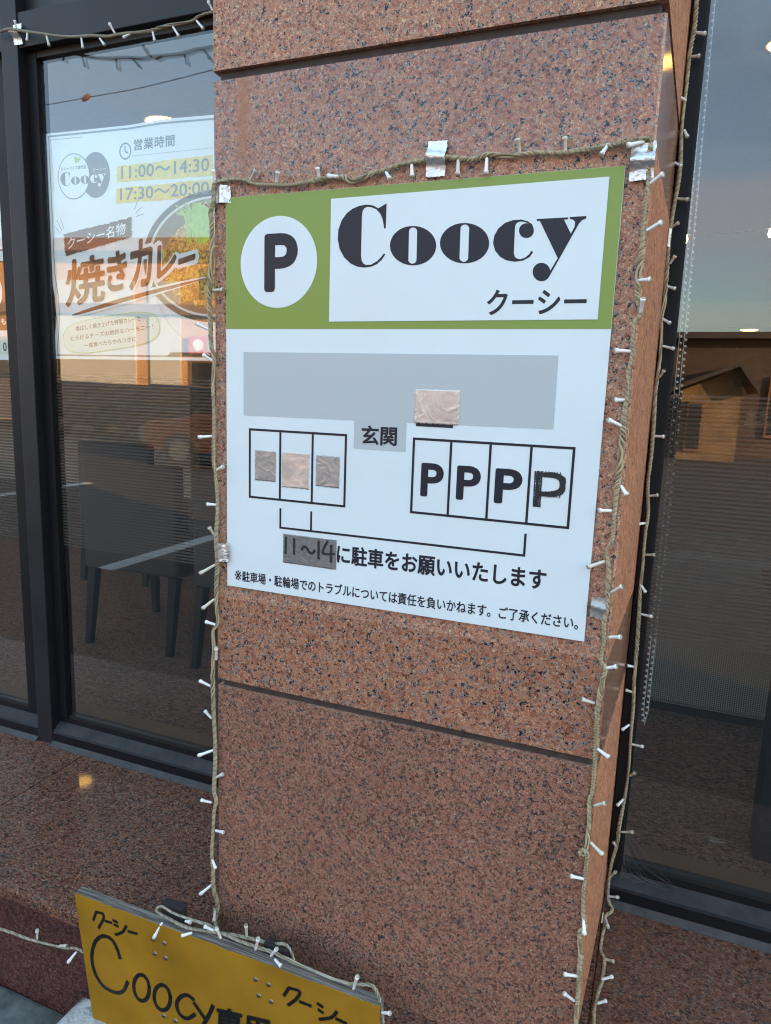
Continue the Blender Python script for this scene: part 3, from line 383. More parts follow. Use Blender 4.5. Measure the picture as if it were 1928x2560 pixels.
# ledges under the windows
def ledge(name, x0, x1, joint, label, stone=None):
    t = thing(name, label, 'ledge', loc=((x0 + x1) / 2, .2, -1))
    prof = [(.455, -.75), (.455, -.71), (-.055, -.71), (-.0605, -.7125), (-.063, -.718), (-.063, -.736), (-.060, -.743), (-.05, -.7455), (-.03, -.7455)]
    cuts = [x0] + joint + [x1]
    for a, b in zip(cuts, cuts[1:]): MB().prism(prof, a + .0016, b - .0016, 'x').build('slab', stone or GR_LEDGE, t)
    MB().box(x0 + .01, x1 - .01, -.045, .44, -.7450, -.7125).build('joint', GASK, t)
    return t
ledge('granite_ledge', -9, -.0255, [-5.6, -3.3, -.771], 'polished brown granite ledge below the poster window, with a dark joint')
ledge('granite_ledge', .6515, 9, [1.75, 3.9, 6.3], 'brown granite ledge below the window right of the pillar', GR_LEDGE_R)
# the pillar stands on a plinth of its own between the ledges
MB().prism([(-.0255, -.0605), (.6515, -.0605), (.6515, .45), (-.0255, .45)], -.747, -.7105, 'z').build('plinth', GR_LEDGE, pil)
tag(MB().box(-9, 9, -.045, .40, -1.05, -.7462).build('granite_wall', GR_WALL), 'dark red granite base wall under the ledges behind the yellow board', 'wall')

# ------------------------------------------------------------------ windows
def frame_box(b6, par, m=ALU, bev=.0015, nm='frame'): return MB().box(*b6, b=bev).build(nm, m, par)
def rail(x0, x1, z0, par, nm='bottom_rail'):
    prof = [(.42, z0), (.42, z0 + .034), (.4225, z0 + .038), (.449, z0 + .058), (.4495, z0 + .072), (.475, z0 + .072), (.475, z0)]
    o = MB().prism(prof, x0, x1, 'x').build(nm, ALU, par)
    MB().prism([(.4232, z0 + .0387), (.4487, z0 + .0586), (.4483, z0 + .0590), (.4228, z0 + .0391)], x0 + .001, x1 - .001, 'x').build('dust_layer', DUST, o)
    return o
wl = thing('shop_window', 'dark framed shop window left of the pillar with striped film and posters', 'window', loc=(-.6, .45, -.71))
ZB = -.709
for a, b in ((-2.6, -.956), (-.8995, -.046)): rail(a, b, ZB, wl)
frame_box((-.9555, -.9000, .4185, .480, ZB, 1.60), wl, ALU_L, .002, 'mullion')
frame_box((-.8995, -.8680, .444, .480, ZB + .0725, 1.145), wl, ALU, .001, 'inner_frame')
frame_box((-1.02, -.9560, .444, .480, ZB + .0725, 1.145), wl, ALU, .001, 'inner_frame')
for a, b in ((-2.6, -.956), (-.8995, -.046)):
    frame_box((a, b, .4215, .480, 1.1460, 1.226), wl, ALU_L, .002, 'header')
    frame_box((a, b, .446, .478, 1.1300, 1.1455), wl, GASK, 0, 'gasket')
    frame_box((a, b, .450, .478, 1.2265, 1.60), wl, GASK, 0, 'dark_void_panel')  # black sheet stands in for the shadow above the header
    frame_box((a, b, .4505, .474, -.6365, -.6262), wl, GASK, 0, 'gasket')
    MB().prism([(.405, ZB - .0005), (.4195, ZB + .010), (.4195, ZB - .0005)], a, b, 'x').build('sealant', SEAL, wl)
for a, b in ((-2.6, -1.0205), (-.8675, -.046)):
    MB().box(a, b, .4555, .4615, -.626, 1.1298).build('glass_pane', GLASS, wl)
    f = MB().box(a, b, .4618, .4620, -.118, .358).build('striped_film', FILM, wl)
wr = thing('shop_window', 'dark framed shop window right of the pillar with striped film and bead chain', 'window', loc=(1.5, .45, -.71))
rail(.6525, 6, ZB, wr)
frame_box((.6510, .6765, .4200, .480, ZB + .0725, 2.2), wr, ALU, .0015, 'jamb')
frame_box((.6765, .6800, .4360, .480, ZB + .0725, 2.2), wr, ALU_L, .0005, 'glazing_bead')
frame_box((.6805, 6, .4505, .474, -.6365, -.6262), wr, GASK, 0, 'gasket')
frame_box((.6805, 6, .422, .480, 1.80, 1.9), wr, ALU_L, .002, 'header')
frame_box((.6805, 6, .450, .478, 1.9005, 2.6), wr, GASK, 0, 'dark_void_panel')
MB().prism([(.405, ZB - .0005), (.4195, ZB + .010), (.4195, ZB - .0005)], .6525, 6, 'x').build('sealant', SEAL, wr)
MB().box(.6802, 6, .4555, .4615, -.626, 1.7998).build('glass_pane', GLASS, wr)
MB().box(.6802, 6, .4618, .4620, -.130, .357).build('striped_film', FILM, wr)

cw = thing('cobweb', 'dusty grey cobweb in the lower left corner of the right window', 'cobweb', loc=(.69, .45, -.63))
mb = MB(); rc = random.Random(3)
for i in range(26):
    a = rc.uniform(0, 1) ** 1.6; p0 = (.681, .452 - rc.random() * .02, -.655 + .12 * rc.random() ** 1.5); p1 = (.682 + .12 * a, .4535 - rc.random() * .03, -.652 + rc.random() * .012)
    m_ = ((p0[0] + p1[0]) / 2 + rc.uniform(-.012, .006), (p0[1] + p1[1]) / 2, (p0[2] + p1[2]) / 2 - rc.uniform(0, .02))
    mb.tube(smooth_path([p0, m_, p1], .006), .00013, 4)
mb.build('threads', plain('cobweb_grey', (.20, .195, .185), .9), cw)
# ------------------------------------------------------------------ the shop behind the glass
shop = thing('shop_building', 'shop whose dim dining room shows through both windows', 'shop', loc=(-1, 6, -1))
FLOOR = granite('dining_floor', 120, [(.0, (.04, .016, .010)), (.3, (.22, .10, .06)), (.5, (.34, .20, .13)), (.62, (.16, .075, .045)), (.76, (.07, .055, .045)), (.92, (.02, .018, .016))], .45, .05, .45, stretch=(.7, 1.6, 1))
tag(MB().box(-8, 6, .70, 12.6, -.95, -.85).build('dining_floor', FLOOR), kind='structure')
CEIL = plain('pale_ceiling', (.62, .60, .56), .9, var=.05)
WALLB = plain('brown_wall', (.20, .135, .095), .8, var=.15, vscale=3)
WALLC = plain('cream_wall', (.52, .45, .36), .85, var=.06, vscale=3)
MB().box(-8, 6, .482, 12.6, 1.60, 1.72).build('ceiling', CEIL, shop)
MB().box(-8.1, 6.1, .4815, 13, 1.7205, 3.4).build('roof', WALLC, shop)
MB().box(-8, 6, 12.45, 12.6, -.85, 1.6).build('back_wall', WALLB, shop)
MB().box(-8.1, -7.95, .482, 12.6, -.95, 1.6).build('side_wall', WALLC, shop)
MB().box(5.95, 6.1, .482, 12.6, -.95, 1.6).build('side_wall', WALLC, shop)
MB().box(-7.9, 5.9, 9.2, 9.4, 1.30, 1.60).build('ceiling_beam', WALLC, shop)
MB().box(-7.9, -3.9, 5.0, 5.15, -.85, 1.6).build('partition', WALLC, shop)
SILLW = plain('tan_sill_board', (.17, .105, .06), .5, var=.12, vscale=10)
MB().box(-8, -.06, .4825, .66, -.90, -.7105).build('window_board', SILLW, shop)
MB().box(.66, 6, .4825, .655, -.90, -.7105).build('window_board', SILLW, shop)
# facade above the windows (out of frame) keeps the low sun out of the street face
MB().box(-8.1, -.05, .4815, .62, 1.601, 1.72).build('facade', WALLC, shop)

# ceiling lamps
LAMP_G = emis('lamp_glow', (1, .52, .10), 4.5)
LAMP_R = plain('lamp_rim', (.6, .55, .45), .4)
def lamp(x, y, z, r, label):
    t = thing('ceiling_lamp', label, 'lamp', 'round warm ceiling lamps inside the shop', loc=(x, y, z))
    MB().tube([(x, y, z), (x, y, z - .02)], r * 1.12, 28).build('rim', LAMP_R, t)
    MB().tube([(x, y, z - .0203), (x, y, z - .026)], [r, r * .93], 28).build('diffuser', LAMP_G, t)
lamp(-1.72, 1.98, 1.60, .085, 'lit warm ceiling lamp seen just above the opening hours poster')
lamp(.925, 2.00, 1.60, .048, 'lit warm ceiling lamp at the top right edge, inside the right window')
lamp(-3.62, 3.13, 1.60, .075, 'warm ceiling lamp mirrored as an orange spot in the left ledge')
lamp(1.52, 9.25, 1.285, .10, 'lit warm lamp under the far ceiling beam in the right window')

# furniture
UPH = plain('grey_upholstery', (.045, .040, .033), .85, var=.12, vscale=60, bump=.3, bscale=400)
LEGW = plain('black_wood', (.008, .0075, .008), .5, 0, .25)
def tweed():
    m, nt, b = mat('charcoal_tweed'); L = nt.links.new; g_ = nt.nodes.new('ShaderNodeNewGeometry')
    mp = nt.nodes.new('ShaderNodeMapping'); mp.inputs['Rotation'].default_value = (0, .785, 0); L(g_.outputs['Position'], mp.inputs['Vector'])
    ch = N(nt, 'ShaderNodeTexChecker', Scale=190.0); L(mp.outputs[0], ch.inputs['Vector'])
    ch.inputs['Color1'].default_value = (.035, .032, .03, 1); ch.inputs['Color2'].default_value = (.25, .225, .205, 1)
    L(ch.outputs['Color'], b.inputs['Base Color']); b.inputs['Roughness'].default_value = .95; return m
TWEED = tweed()
def chair(x0, x1, y, rot, label, dark=False):
    t = thing('dining_chair', label, 'chair', 'grey dining chairs behind the left window', loc=((x0 + x1) / 2, y, -.85))
    m = UPH; h = (x1 - x0)
    MB().box(x0, x1, y, y + .07, -.50, -.01, b=.02).build('backrest', m, t, True)
    MB().box(x0 + .005, x1 - .005, y + .072, y + .50, -.52, -.41, b=.03).build('seat', m, t, True)
    for sx in (x0 + .03, x1 - .03):
        for yy, lean in ((y + .03, -.05), (y + .46, .02)):
            V = []; w0, w1 = .030, .020
            MB().tube([(sx, yy, -.505 if yy < y + .1 else -.525), (sx, yy + lean, -.85)], [w0, w1], 4).build('leg', LEGW, t)
    t.rotation_euler.z = R(rot); return t
chair(-1.73, -1.24, 1.40, 4, 'grey upholstered dining chair with black legs, right behind the striped film')
chair(-1.12, -.66, 1.34, -6, 'dining chair half hidden by the left edge of the pillar')
chair(-2.55, -2.08, 2.2, 10, 'dining chair farther back, seen left of the window mullion')
t = thing('upholstered_bench', 'charcoal tweed bench seat behind the right window', 'bench', loc=(1.6, 2.0, -.85))
MB().box(.70, 2.7, 1.745, 2.25, -.80, -.205, b=.02).build('seat', TWEED, t)
MB().box(.72, 2.68, 1.80, 2.2, -.85, -.803).build('plinth', LEGW, t)
t = thing('dining_table', 'dark dining table with a black leg at the right edge', 'table', loc=(1.5, 1.2, -.85))
TT = plain('dark_table_top', (.055, .036, .026), .3, var=.2, vscale=12)
MB().box(1.02, 2.2, .93, 1.62, -.24, -.20, b=.006).build('tabletop', TT, t)
for x, y in ((1.0, .94), (2.05, .94), (1.45, 1.50), (2.05, 1.50)): MB().box(x, x + .11, y, y + .11, -.85, -.2402).build('leg', LEGW, t)
t = thing('serving_counter', 'dark service counter deep in the room behind the striped film', 'counter', loc=(1.2, 6, -.85))
MB().box(.2, 3.4, 6.0, 6.6, -.85, .10).build('cabinet', plain('counter_wood', (.10, .05, .03), .5, var=.2, vscale=6), t)
MB().box(.15, 3.45, 5.96, 6.64, .1005, .14).build('worktop', TT, t)
t = thing('condiment_tray', 'small pale tray of condiments on the far counter', 'tray', loc=(1.45, 6.2, .1405))
MB().box(1.30, 1.66, 6.08, 6.3, .1407, .18, b=.006).build('tray', plain('pale_wood', (.55, .42, .28), .5), t)
for i, x in enumerate((1.36, 1.47, 1.58)):
    MB().tube([(x, 6.18, .1803), (x, 6.18, .26), (x, 6.18, .285), (x, 6.18, .31)], [.035, .035, .018, .018], 12).build('jar', plain('jar_glass', (.5, .5, .46), .15), t, True)
FR = plain('picture_black', (.012, .012, .014), .35)
t = thing('framed_picture', 'black framed picture on the far wall in the right window', 'picture', loc=(1.75, 12.4, 1.0))
MB().box(1.62, 2.5, 12.40, 12.445, .62, 1.28).build('frame', FR, t)
MB().box(1.72, 2.4, 12.390, 12.3995, .72, 1.18).build('picture', plain('dim_print', (.06, .06, .065), .3, var=.4, vscale=7), t)
# bead chain of the roller blind
t = thing('bead_chain', 'looped white bead chain of a blind hanging inside the right window', 'chain', loc=(.69, .52, 1.5))
mb = MB(); bm = bmesh.new(); bmesh.ops.create_icosphere(bm, subdivisions=1, radius=.0032); bv = [v.co[:] for v in bm.verts]; bfc = [[v.index for v in f.verts] for f in bm.faces]; bm.free()
for sx, ph in ((-.0045, 0), (.0045, .5)):
    for i in range(int(1.93 / .0125)):
        z = -.335 + (i + ph) * .0125; cx = .695 + sx * min(1, (z + .349) / .04) + .003 * math.sin(z * 5) - .012 * max(0, z) * .9
        mb.add([(cx + a, .52 + b, z + c) for a, b, c in bv], bfc)
    mb.tube([(.695, .52, -.345), (.695 + sx, .52, -.31), (.695 + sx, .52, 0), (.695 + sx - .012, .52, 1.0), (.695 + sx - .016, .52, 1.58)], .0008, 5)
mb.build('beads', plain('bead_plastic', (.62, .60, .56), .35), t, True)
# festoon cable with two bulbs inside the right window
t = thing('festoon_cable', 'thin dark cable with small glowing bulbs in the right window', 'light string', loc=(.9, 2.5, 1.04))
MB().tube(smooth_path([(.45, 2.5, 1.10), (.675, 2.5, 1.065), (.85, 2.5, 1.062), (1.003, 2.5, 1.075), (1.4, 2.5, 1.12)], .05), .002, 5).build('cable', GASK, t)
for x, z in ((.675, 1.062), (1.003, 1.072)):
    MB().tube([(x, 2.5, z), (x, 2.5, z - .012), (x, 2.5, z - .022), (x, 2.5, z - .034)], [.004, .007, .009, .003], 10).build('bulb', emis('bulb_glow', (1, .55, .18), 14), t, True)
# ------------------------------------------------------------------ the parking sign (x from its left edge, z from its lower edge)
sg = thing('parking_sign', 'green and white parking sign plate on the granite pillar', 'sign', loc=(.3, 0, 0))
SW, SH = .600, .6325
MB().box(0, SW, -.0045, -.0012, 0, SH, b=.0006).build('plate', PRINT_W, sg)
F0 = -.0046
flat(MB(), [rect(.0004, SW - .0004, .4316, SH - .0004)], F0, .0003).build('green_header', PRINT_G, sg)
hp = flat(MB(), [[(.1868, .4422), (.5818, .4436), (.5816, .6203), (.1862, .6188)]], F0 - .0004, .0006).build('name_panel', PRINT_W, sg)
mb = MB(); G0 = F0 - .00105
flat(mb, [GLYPH['C']], G0, .0002); flat(mb, [GLYPH['o1'], GLYPH['o1h']], G0, .0002); flat(mb, [GLYPH['o2'], GLYPH['o2h']], G0, .0002)
flat(mb, [GLYPH['c']], G0, .0002); flat(mb, [GLYPH['cb']], G0 - .00004, .0002)
flat(mb, [GLYPH['y1']], G0, .0002); flat(mb, [GLYPH['y2']], G0 - .00004, .0002); flat(mb, [GLYPH['yb']], G0 - .00008, .0002)
mb.build('lettering', PRINT_N, sg)
text(MB(), 'クーシー', (.4315, .4500), (.5660, .4500), (.4315, .4840), G0, .022, .0002).build('lettering', PRINT_N, sg)
flat(MB(), [ell(.0965, .5316, .0680, .0682, 72)], F0 - .0004, .0003).build('white_disc', PRINT_W, sg)
text(MB(), 'P', (.0722, .4876), (.1313, .4876), (.0722, .5745), F0 - .0009, .030, .0002).build('parking_letter', PRINT_N, sg)
mb = MB(); flat(mb, [[(.0336, .2938), (.2330, .2950), (.2335, .2515), (.3192, .2520), (.3188, .2955), (.5351, .2969), (.5345, .3965), (.0336, .3952)]], F0, .0003); mb.build('building_block', PRINT_GY, sg)
text(MB(), '玄関', (.2462, .2585), (.3045, .2593), (.2462, .2882), F0 - .0005, .026, .0002, space=1.0).build('lettering', PRINT_N, sg)
flat(MB(), [rect(.3340, .3912, .2912, .2965)], F0 - .0004, .0002).build('entrance_mark', PRINT_N, sg)
def bays(x0, x1, z0, z1, divs, w_=.0036):
    mb = MB(); flat(mb, [rect(x0 - w_ / 2, x1 + w_ / 2, z0 - w_ / 2, z1 + w_ / 2), rect(x0 + w_ / 2, x1 - w_ / 2, z0 + w_ / 2, z1 - w_ / 2)], F0, .0003)
    for d in divs: flat(mb, [rect(d - w_ / 2, d + w_ / 2, z0 + w_ / 2 + .0001, z1 - w_ / 2 - .0001)], F0, .0003)
    return mb.build('parking_bays', PRINT_N, sg)
bays(.0455, .2197, .1595, .2714, (.1030, .1618)); bays(.3318, .5650, .1612, .2724, (.3897, .4485, .5068))
for a, b in ((.3452, .3806), (.4007, .4368), (.4578, .4973)):
    text(MB(), 'P', (a, .1868), (b, .1872), (a, .2374), F0, .027, .0003).build('parking_letter', PRINT_N, sg)
MARK = plain('marker_ink', (.018, .022, .024), .45, var=.7, vscale=420)
mb = MB(); RB = lambda pts, w_, k=0, **kw: ribbon(mb, pts, w_, F0 - .0001 - k * .00008, .0001, **kw)
STEM = [(.5190, .2372), (.5193, .1872)]; BOWL = [(.5200, .2330), (.5400, .2335), (.5512, .2290), (.5532, .2210), (.5512, .2120), (.5400, .2068), (.5200, .2062)]
for i in range(5):      # felt pen gone over several times, not quite filling the outline
    d = (-.0044, -.0022, 0, .0023, .0045)[i]; q = lambda: random.uniform(-.0005, .0005)
    RB([(x + d + q(), z + q()) for x, z in STEM], .0023, i, jit=.35)
    f = 1 + d * 38; RB([(.520 + (x - .520) * (1 + d * 22) + q(), .2198 + (z - .2198) * f + q()) for x, z in BOWL], .0022, i + 5, jit=.35)
for i in range(26):     # short cross strokes
    if i < 12: z = .1885 + i * .0042; RB([(.5150, z + random.uniform(-.001, .001)), (.5236, z + random.uniform(-.001, .001))], .0013, 11, jit=.4)
    else: z0 = .2022 if i % 2 else .2296; x = .5245 + (i - 12) * .0020; RB([(x, z0), (x + .0008, z0 + .0082)], .0012, 12, jit=.4)
tag(mb.build('parking_letter', MARK, sg), 'handwritten black letter P in the last bay')
mb = MB(); w_ = .0024
flat(mb, [[(.1026, .1455), (.1026, .1114), (.5086, .1128), (.5086, .1466), (.5052, .1466), (.5052, .1162), (.1060, .1148), (.1060, .1455)]], F0, .0003)
flat(mb, [rect(.1596, .1630, .1150, .1458)], F0, .0003); mb.build('bracket_line', PRINT_N, sg)
def patch(x0, x1, z0, z1, m, label, par=sg, y=F0 - .0003, nm='foil_patch', jag=.0006, crease=9, amp=.0007):
    """stuck-on foil: a sheet with torn edges, pressed-in creases and a slightly lifted rim"""
    n = 26; w_ = x1 - x0; h_ = z1 - z0; cr = []
    for _ in range(crease):
        cx, cz, a, l = random.uniform(x0, x1), random.uniform(z0, z1), random.uniform(0, math.pi), random.uniform(.2, .55) * w_; cr.append((cx, cz, math.cos(a), math.sin(a), l, random.uniform(.4, 1)))
    V = []
    for j in range(n + 1):
        for i in range(n + 1):
            x = x0 + w_ * i / n; z = z0 + h_ * j / n; d = 0
            for cx, cz, ca, sa, l, k in cr:
                u = (x - cx) * ca + (z - cz) * sa; v = -(x - cx) * sa + (z - cz) * ca + .0025 * math.sin(u * 260)
                d += k * amp * math.exp(-(v / .0011) ** 2) * max(0, 1 - (u / l) ** 2)
            if i in (0, n) or j in (0, n): x += random.uniform(-jag, jag); z += random.uniform(-jag, jag); d += random.uniform(0, .0004)
            V.append((x, y - .0002 - d, z))
    F = [(j * (n + 1) + i, j * (n + 1) + i + 1, (j + 1) * (n + 1) + i + 1, (j + 1) * (n + 1) + i) for j in range(n) for i in range(n)]
    K_ = len(V); mb = MB(); mb.add(V + [(x, y, z) for x, _, z in V], F + [tuple(K_ + q for q in reversed(f)) for f in F])
    rim = [i for i in range(n)] + [n + j * (n + 1) for j in range(n)] + [(n + 1) * n + n - i for i in range(n)] + [(n - j) * (n + 1) for j in range(n)]
    mb.f += [(rim[q], K_ + rim[q], K_ + rim[(q + 1) % len(rim)], rim[(q + 1) % len(rim)]) for q in range(len(rim))]; mb.m += [0] * len(rim)
    return tag(mb.build(nm, m, par, True, fixn=False), label)
patch(.3312, .3990, .2956, .3452, FOIL_P, 'crinkled pinkish foil patch over the grey building block')
patch(.0560, .0950, .1886, .2382, FOIL_G, 'small grey foil patch in the first bay')
patch(.1068, .1560, .1812, .2386, FOIL_P, 'pale foil patch in the middle bay')
patch(.1690, .2096, .1878, .2374, FOIL_G, 'dull grey foil patch in the third bay')
patch(.1106, .2078, .0550, .1036, FOIL_D, 'dark grey tape with handwritten 11~14', jag=.0003, crease=0)
mb = MB(); TW = .0040
for i, pts in enumerate([[(.1155, .0985), (.1150, .0705)], [(.1310, .0985), (.1310, .0712)], [(.1450, .0800), (.1490, .0862), (.1540, .0850), (.1590, .0785), (.1650, .0770), (.1690, .0830)], [(.1760, .0985), (.1762, .0690)], [(.1920, .1000), (.1838, .0800), (.2050, .0805)], [(.1990, .0945), (.1985, .0665)]]):
    ribbon(mb, pts, TW, F0 - .0009 - i * .00004, .0001, jit=.1)
tag(mb.build('lettering', MARK, sg), 'handwritten 11~14')
text(MB(), 'に駐車をお願いいたします', (.2088, .0655), (.5408, .0665), (.2088, .0972), F0, .026, .0003).build('lettering', PRINT_N, sg)
text(text(MB(), '※', (.0160, .0122), (.0290, .0123), (.0160, .0298), F0, 0, .0003), '駐車場・駐輪場でのトラブルについては責任を負いかねます。ご了承ください。', (.0305, .0113), (.5900, .0158), (.0305, .0305), F0, .016, .0003).build('lettering', PRINT_N, sg)

# ------------------------------------------------------------------ silver tapes holding the cables
def tape(P, label, m=FOIL, bulge=.006, bend=None):
    """P = four corners top-left, top-right, bottom-right, bottom-left; crinkled strip with a ridge over the cable"""
    P = [Vector(p) for p in P]; t = .0004; n = 12; mb = MB(); V = []
    ph = random.uniform(0, 9)
    for j in range(n + 1):
        for i in range(n + 1):
            a, b = i / n, j / n
            p = P[0].lerp(P[1], a).lerp(P[3].lerp(P[2], a), b)
            rid = math.exp(-((b - .42 - .08 * a) / .16) ** 2) if bend != 'v' else math.exp(-((a - .5) / .25) ** 2)
            p.y += -.001 - bulge * rid + .0009 * math.sin(ph + a * 17 + b * 9) * math.sin(b * 13 + ph)
            if i in (0, n) or j in (0, n): p += Vector((random.uniform(-.0007, .0007), 0, random.uniform(-.0007, .0007)))
            V.append(p)
    F = []
    for j in range(n):
        for i in range(n): F.append((j * (n + 1) + i, j * (n + 1) + i + 1, (j + 1) * (n + 1) + i + 1, (j + 1) * (n + 1) + i))
    V2 = [p + Vector((0, t, 0)) for p in V]; N_ = len(V)
    mb.add([p[:] for p in V] + [p[:] for p in V2], F + [tuple(N_ + k for k in reversed(q)) for q in F])
    o = mb.build('foil_tape', m, None, True, fixn=False)
    return tag(o, label, 'tape', 'silver tapes holding the light cables')
def shift(P, y): return [(x, y, z) for x, _, z in P]
tape(shift(TAPES['a'], -.004), 'silver tape above the middle of the parking sign', bulge=.009)
tape([(.6055, -.004, .6540), (.6350, -.007, .6580), (.6350, -.007, .6140), (.6055, -.004, .6130)], 'silver tape at the top right corner of the pillar face', bulge=.008)
tape(shift(TAPES['c'], -.004), 'silver tape on the pillar edge at the top left of the sign', bulge=.006, bend='v')
tape(shift(TAPES['d'], -.008), 'shiny tape on the pillar edge near the lower left of the sign', bulge=.007, bend='v')
tape(shift(TAPES['e'], -.006), 'grey tape on the pillar near the lower right corner of the sign', FOIL_G, bulge=.004)
tape(shift(TAPES['f'], .404), 'narrow tape round the cable on the right window jamb, upper one', bulge=.007, bend='v')
tape(shift(TAPES['g'], .4165), 'silver tape on the mullion holding the cable at the top left', bulge=.016)
tape(shift(TAPES['h'], .404), 'narrow tape round the cable at the bottom of the right window jamb', bulge=.005, bend='v')

# ------------------------------------------------------------------ light strings: three twisted strands with little white bulbs
def rope(path, m, par, turns=.0165, hr=.0024, sr=.0017, name='cable', lift=0):
    P = smooth_path(path, .0022); s = 0; mb = MB(); strands = [[], [], []]
    u = None
    for i, p in enumerate(P):
        t_ = (P[min(i + 1, len(P) - 1)] - P[max(i - 1, 0)])
        if t_.length < 1e-9: continue
        t_.normalize()
        u = (Vector((0, -1, 0)) if u is None else u); u = u - t_ * u.dot(t_); u = t_.orthogonal() if u.length < 1e-4 else u; u.normalize(); v = t_.cross(u)
        if i: s += (p - P[i - 1]).length
        loose = 1 + .35 * math.sin(s * 23) * math.sin(s * 7.3)
        for k in range(3):
            a = 2 * math.pi * (s / (turns * (1 + .15 * math.sin(s * 11))) + k / 3)
            strands[k].append(p + (u * math.cos(a) + v * math.sin(a)) * hr * loose)
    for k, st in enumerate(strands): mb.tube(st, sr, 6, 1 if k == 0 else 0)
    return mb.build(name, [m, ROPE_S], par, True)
bmb = MB()
bmb.tube([(0, 0, 0), (0, 0, .08), (0, 0, .74), (0, 0, .77), (0, 0, .93)], [.058, .088, .105, .135, .140], 10, 0)
bmb.tube([(0, 0, .931), (0, 0, .985), (0, 0, 1.0)], [.125, .12, .07], 10, 1)
proto = bmb.build('bulb', [WHITE, CLEARTIP], None, True); BME = proto.data; bpy.data.objects.remove(proto)
BME2 = BME.copy(); BME2.materials[0] = plain('yellowed_plastic', (.66, .63, .52), .4, var=.15, vscale=120); BME2.materials[1] = plain('brown_tip', (.22, .18, .11), .35)
def place_bulb(a, b, par, k):
    a = Vector(a); b = Vector(b); d = b - a; l = d.length
    d.y -= l * (.05 + .30 * random.random()) if k is None else k
    o = bpy.data.objects.new('bulb', BME2 if random.random() < .3 else BME); C.objects.link(o)
    ll = max(d.length, .017)
    o.rotation_euler = d.to_track_quat('Z', 'Y').to_euler(); o.scale = (.025, .025, ll)
    o.parent = par; o.location = a - Vector(par.location); return o
def string(label, paths, m, bl, loc, k=None, **kw):
    t = thing('light_string', label, 'light string', 'fairy light strings on the shop front', loc=loc)
    for p in paths: rope(p, m, t, **kw)
    for a, b in bl: place_bulb(a, b, t, k)
    return t
PP = PATHS
loopk = lambda c, r=.0055: [(c[0] + r * math.cos(a), c[1] - .006, c[2] + r * .8 * math.sin(a)) for a in [0, 1.2, 2.4, 3.6, 4.8, 6.0]]
rt = list(PP['pillar_right'])
i1 = min(range(len(rt)), key=lambda i: abs(rt[i][2] + .31)); rt[i1 + 1:i1 + 1] = loopk((rt[i1][0] - .004, rt[i1][1], rt[i1][2] - .004))
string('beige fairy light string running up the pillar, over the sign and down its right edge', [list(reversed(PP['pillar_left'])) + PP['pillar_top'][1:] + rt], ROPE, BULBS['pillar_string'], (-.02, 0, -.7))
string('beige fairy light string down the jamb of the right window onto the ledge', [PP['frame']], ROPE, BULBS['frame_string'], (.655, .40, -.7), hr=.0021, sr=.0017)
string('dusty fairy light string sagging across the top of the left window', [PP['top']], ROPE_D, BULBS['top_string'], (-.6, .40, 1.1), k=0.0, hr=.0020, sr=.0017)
sp = [(x, y if y > -.09 else -.091, z + (.0075 if y < -.09 and x < .335 else 0)) for x, y, z in PP['sign']]
string('pale clear fairy light string draped along the top of the yellow board', [sp, [(x, -.072, z) for x, _, z in PP['sign2']]], ROPE_C, BULBS['sign_string'], (0, -.09, -.62), k=.004, hr=.0017, sr=.0013)
string('pale fairy light string in front of the dark base wall at the lower left', [PP['ground'] + [(-.20, -.075, -.80), (-.1, -.07, -.83)]], ROPE_C, BULBS['ground_string'], (-.4, -.09, -.77), k=.004, hr=.0016, sr=.0013)

tag(MB().prism([(.865, .165), (.905, .158), (.907, .163), (.868, .172)], -.7094, -.7088, 'z').build('paper_scrap', WHITE), 'tiny white paper scrap lying on the right ledge', 'scrap')
# ------------------------------------------------------------------ yellow board in front of the ledge
bd = thing('wooden_signboard', 'mustard yellow wooden board with black hand lettering in front of the ledge', 'signboard', loc=(.05, -.09, -1))
MUST = plain('mustard_paint', (.33, .165, .014), .8, 0, .10, var=.22, vscale=7, bump=.12, bscale=140)
def weather():
    m, nt, b = mat('weathered_plywood_edge'); L = nt.links.new; g_ = nt.nodes.new('ShaderNodeNewGeometry')
    mp = nt.nodes.new('ShaderNodeMapping'); mp.inputs['Scale'].default_value = (9, 420, 420); L(g_.outputs['Position'], mp.inputs['Vector'])
    n = N(nt, 'ShaderNodeTexNoise', Scale=1.0, Detail=6.0, Roughness=.7); L(mp.outputs[0], n.inputs['Vector'])
    r = nt.nodes.new('ShaderNodeValToRGB'); e = r.color_ramp.elements; e[0].position = .38; e[0].color = (.03, .026, .022, 1); e[1].position = .62; e[1].color = (.30, .27, .24, 1)
    L(n.outputs['Fac'], r.inputs[0]); L(r.outputs[0], b.inputs['Base Color']); b.inputs['Roughness'].default_value = .9
    bp = N(nt, 'ShaderNodeBump', Strength=.8, Distance=.003); L(n.outputs['Fac'], bp.inputs['Height']); L(bp.outputs[0], b.inputs['Normal']); return m
PLY = weather()
